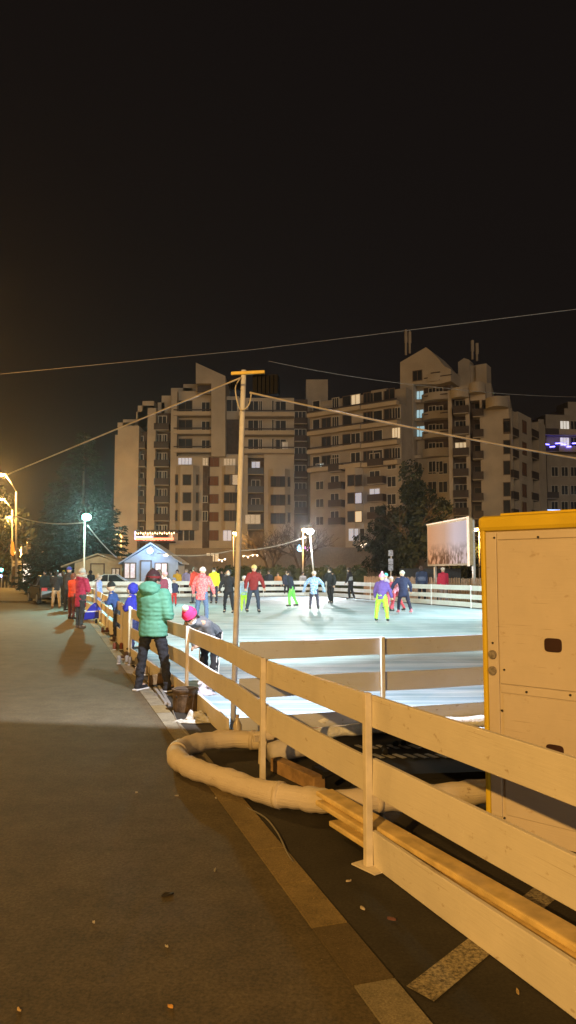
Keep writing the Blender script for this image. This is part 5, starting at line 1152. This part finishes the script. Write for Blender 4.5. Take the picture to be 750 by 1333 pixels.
# ------------------------------------------------------------------ small things along the kerb
sl = thing('plastic_sled', 'royal blue plastic sled propped by the fence next to the crimson parka', 'sled', tuple(G(116, 808)))
b = MB(); c = G(116, 808)
P = [c + Vector((.35 * math.cos(a) * 1.1, .1 * math.sin(a), .32 + .34 * math.sin(a))) for a in [i * math.pi / 12 for i in range(13)]]
P = [c + Vector((x, 0, zz)) for x, zz in ((-.2, .02), (.32, .08), (.36, .2), (.3, .42), (.16, .62), (.02, .5), (-.16, .25))]
b.prism(P, (.05, .16, 0)); part('shell', b, mat('blue_plastic', (.02, .03, .5), .35, .05), sl, world=True, bevel=.03)
b = MB(); b.tube([P[6] + Vector((0, -.01, .05)), P[3] + Vector((0, -.02, -.1))], .02, 6); part('stripe', b, mat('pale_plastic', (.5, .55, .75), .4), sl, world=True)
def boot_pair(px, py, col, rz, label, s=1., sole=(.5, .5, .5)):
    c = G(px, py, .004); root = thing('boot_pair', label, 'boots', tuple(c), rz, 'shoes and boots left along the fence')
    for k_, sx_ in enumerate((-.07, .07)):
        b = MB(); b.cap((sx_, -.06, .05), (sx_, .09, .04), .04 * s, .034 * s); b.cap((sx_, -.06, .05), (sx_, -.065, .12 * s), .038 * s, .042 * s)
        me = remesh(b, 'boot', m_black, .014, 1); o = link_mesh('boot', me, [pm(col)], root)
        b = MB(); b.box((sx_, .015, .012), (.075, .22, .02)); part('sole', b, pm(sole), o, bevel=.008)
for a in ((183, 879, (.3, .25, .2), .4, 'grey brown pair of boots nearest the feet of the person in green'), (176, 866, (.22, .21, .2), -.3, 'pale pair of shoes by the end of the gate panel'), (166, 858, (.1, .06, .04), .8, 'dark brown pair of shoes right of the white label boots'),
          (154, 846, (.18, .05, .03), .1, 'reddish brown boots with pale cuffs by the orange boards'), (151, 836, (.07, .04, .03), .6, 'brown boots just beyond the reddish brown ones'), (138, 824, (.12, .05, .04), -.3, 'small dark red boots midway along the far boards'), (128, 812, (.03, .03, .03), .3, 'black boots farthest along the fence'), (206, 888, (.55, .5, .45), 1.2, 'pale shoes lying behind the right foot of the person in green'), (160, 864, (.3, .31, .32), .2, 'pale grey trainers on the kerb below the orange boards')):
    boot_pair(a[0], a[1], a[2], a[3], a[4])
# bucket
bk = thing('metal_bucket', 'rusty dark metal drum standing against the fence beside the white rag', 'bucket', tuple(G(240, 925)))
c = G(241, 925); m_rbk = mat('rusty_drum', (.10, .07, .045), .6, .4, 14, .3, metal=.3)
b = MB(); b.tube([c + Vector((0, 0, .0)), c + Vector((0, 0, .24))], [.145, .15], 28); b.tube([c + Vector((0, 0, .235)), c + Vector((0, 0, .262))], [.162, .162], 28); b.tube([c + Vector((0, 0, .19)), c + Vector((0, 0, .2))], .153, 28)
part('drum', b, m_rbk, bk, world=True, bevel=.004)
b = MB(); b.tube([c + Vector((0, 0, .263)), c + Vector((0, 0, .27))], .13, 24); part('lid', b, mat('drum_lid', (.06, .045, .035), .7, .3, 10), bk, world=True)
for a in (-.6, .5): b = MB(); q = c + Vector((.15 * math.sin(a), -.15 * math.cos(a), .18)); b.ball(q, (.014, .01, .014), 8, 6); part('rivet', b, m_blackm, bk, world=True)
def rag(c, w, d, h, label, name, m, n=16, seed=1):
    rnd = random.Random(seed); b = MB(); vs = []; ph_ = [rnd.uniform(0, 6) for _ in range(6)]
    for i in range(n):
        for j in range(n):
            u, v = i / (n - 1) - .5, j / (n - 1) - .5; e = max(0, 1 - (2 * max(abs(u), abs(v))) ** 2)
            zz = h * e * (.5 + .35 * math.sin(9 * u + ph_[0]) * math.cos(7 * v + ph_[1]) + .25 * math.sin(17 * u + 12 * v + ph_[2])) + .008
            vs.append(c + Vector((u * w * (1 + .3 * math.sin(5 * v + ph_[3])) + .05 * math.sin(v * 8 + ph_[4]), v * d * (1 + .4 * math.sin(6 * u + ph_[5])), max(.006, zz))))
    b.add(vs, [(i * n + j, (i + 1) * n + j, (i + 1) * n + j + 1, i * n + j + 1) for i in range(n - 1) for j in range(n - 1)])
    o = solo(name, b, m, label, name.replace('_', ' '), tuple(c), smooth=True); s = o.modifiers.new('t', 'SOLIDIFY'); s.thickness = .006; return o
rag(G(245, 941), .32, .1, .05, 'flattened white rag trailing left below the drum', 'white_rag', pm((.42, .42, .38)), seed=3)
rag(G(259, 938), .26, .2, .16, 'crumpled white plastic bag right of the drum', 'plastic_bag', pm((.5, .5, .46)), seed=5)
rag(G(262, 903, ICE), .34, .3, .14, 'white bag of skates lying on the ice at the feet of the leaning child', 'skate_bag', pm((.5, .46, .5)), seed=8)
rag(G(211, 905), .3, .2, .02, 'flattened grey sheet by the right foot of the person in green', 'plastic_sheet', pm((.14, .12, .1)), seed=9)
bt = thing('plastic_bottle', 'upright tan plastic bottle standing by the foot of the leaning pole', 'bottle', tuple(G(309, 962)))
c = G(309, 962, .09); b = MB(); b.tube([c, c + Vector((0, 0, .02)), c + Vector((0, 0, .13)), c + Vector((0, 0, .18)), c + Vector((0, 0, .2))], [.036, .042, .042, .018, .014], 16); part('bottle_body', b, mat('bottle_plastic', (.42, .36, .26), .25), bt, world=True, smooth=True)
b = MB(); b.tube([c + Vector((0, 0, .2)), c + Vector((0, 0, .225))], .017, 12); part('cap', b, mat('bottle_cap', (.4, .3, .2), .4), bt, world=True)
for i, (x0, y0, x1, y1, lab) in enumerate(((200, 898, 214, 918, 'thin metal bar lying beside the kerb, left of the pair'), (205, 896, 219, 920, 'thin metal bar lying beside the kerb, right of the pair'))):
    b = MB(); p, q = G(x0, y0), G(x1, y1); b.plank(p, q, .005, .04, .035); solo('metal_bar', b, m_metal, lab, 'bar', tuple(p))
b = MB(); p, q = G(196, 893), G(217, 889); b.plank(p, q, .003, .15, .05); solo('timber_block', b, m_wood2, 'grey timber block between the feet of the person in green', 'block', tuple(p), bevel=.008)
# thin hose lying near kerb
cable('thin_cable', 'thin cable curling along the kerb near the rag', smooth_path([G(225, 925, .012), G(233, 944, .012), (G(246, 958, .012)), G(256, 968, .012)], 4), .008, mat('grey_cable', (.14, .13, .11), .6), n=1)
cable('thin_cable', 'thin cable curving out from below the insulated pipe', smooth_path([G(322, 1052, .01), G(345, 1064, .01), G(362, 1085, .01), G(374, 1110, .01), G(382, 1122, .01)], 4), .006, MC['grey_cable'], n=1)
# litter
for i, (px, py, s, col, lab) in enumerate(((218, 1165, .06, (.03, .025, .02), 'dark flattened leaf on the pavement'), (222, 1311, .022, (.75, .4, .1), 'tiny orange yellow leaf near the lower edge of the pavement'), (25, 1315, .02, (.6, .42, .2), 'tiny pale leaf at the lower left'), (454, 1147, .03, (.6, .5, .36), 'pale cigarette end in the bay'), (472, 1183, .03, (.6, .52, .4), 'bent scrap of paper in the bay'), (674, 1292, .025, (.5, .36, .16), 'small yellow stone in the bay lower right'), (178, 872 + 160, .018, (.5, .45, .38), 'tiny scrap right of the pavement middle'), (281, 1039, .02, (.55, .5, .42), 'pale scrap beside the kerb below the pipe'), (510, 1197, .04, (.16, .07, .06), 'dark reddish flattened wrapper in the bay'), (122, 1201, .018, (.5, .45, .38), 'tiny scrap left of the dark leaf'), (217, 1232, .02, (.5, .45, .35), 'tiny pale twig below the dark leaf'), (280, 1133, .03, (.42, .38, .3), 'thin pale twig on the pavement beside the kerb'), (230, 1036, .03, (.4, .35, .28), 'thin pale twig above the other one'), (121, 871, .03, (.4, .38, .34), 'small pale leaf on the lit part of the pavement'))):
    s *= .42; col = tuple(q_ * .75 for q_ in col); c = G(px, py, .006); b = MB(); a = random.uniform(0, 3); n = 7
    top_ = [c + Vector((math.cos(a) * math.cos(t_) * s * 1.4 - math.sin(a) * math.sin(t_) * s * .5, math.sin(a) * math.cos(t_) * s * 1.4 + math.cos(a) * math.sin(t_) * s * .5, random.uniform(.002, .012))) for t_ in [k_ * 2 * math.pi / n for k_ in range(n)]]
    b.hexa([Vector((v.x, v.y, .005)) for v in top_], top_); solo('litter_scrap', b, mat('scrap_%d' % i, col, .8), lab, 'litter', tuple(c))

# ------------------------------------------------------------------ night sky + lights
w = bpy.data.worlds.new('World'); sc.world = w; w.use_nodes = True; N = w.node_tree.nodes; L = w.node_tree.links
bgn = N['Background']; tc = N.new('ShaderNodeTexCoord'); sx_ = N.new('ShaderNodeSeparateXYZ'); L.new(tc.outputs['Generated'], sx_.inputs[0])
rp = N.new('ShaderNodeValToRGB'); e = rp.color_ramp.elements; e[0].position = 0; e[0].color = (.012, .0078, .005, 1); e[1].position = .8; e[1].color = (.006, .0045, .0042, 1); q = e.new(.25); q.color = (.0072, .0053, .0046, 1)
L.new(sx_.outputs[2], rp.inputs[0]); L.new(rp.outputs[0], bgn.inputs['Color']); bgn.inputs['Strength'].default_value = 1.0
# low wide warm sun added behind the viewer to light the facades evenly
s = light('facade_fill_sun', 'SUN', (0, -20, 30), .48, (1, .77, .54)); s.data.angle = R(25); s.rotation_euler = Vector((-.28, 1, -.15)).to_track_quat('-Z', 'Y').to_euler()

HZ = True
if HZ:  # thin volume added to stand in for lens bloom around the lamps
    b = MB(); b.box((0, 60, 29), (420, 180, 60)); b.v = [v + Vector((0, 0, 0)) for v in b.v]
    hm = bpy.data.materials.new('haze'); hm.use_nodes = True; hn = hm.node_tree; hn.nodes.remove(hn.nodes['Principled BSDF']); pv = hn.nodes.new('ShaderNodeVolumePrincipled')
    pv.inputs['Density'].default_value = .0003; pv.inputs['Color'].default_value = (.85, .87, .9, 1); pv.inputs['Anisotropy'].default_value = .86
    hn.links.new(pv.outputs[0], hn.nodes['Material Output'].inputs['Volume']); ho = struct('haze', b, hm); ho['kind'] = 'stuff'; ho['label'] = 'thin haze added to put a lens glow around the lamps'; ho['category'] = 'haze'
vs = sc.view_settings; vs.view_transform = 'Standard'; vs.look = 'None'; vs.gamma = 1; vs.exposure = 0; vs.use_curve_mapping = False
sc.cycles.max_bounces = 4; sc.cycles.diffuse_bounces = 2; sc.cycles.glossy_bounces = 2; sc.cycles.caustics_reflective = False; sc.cycles.caustics_refractive = False
sc.cycles.use_denoising = True; sc.cycles.sample_clamp_indirect = 3
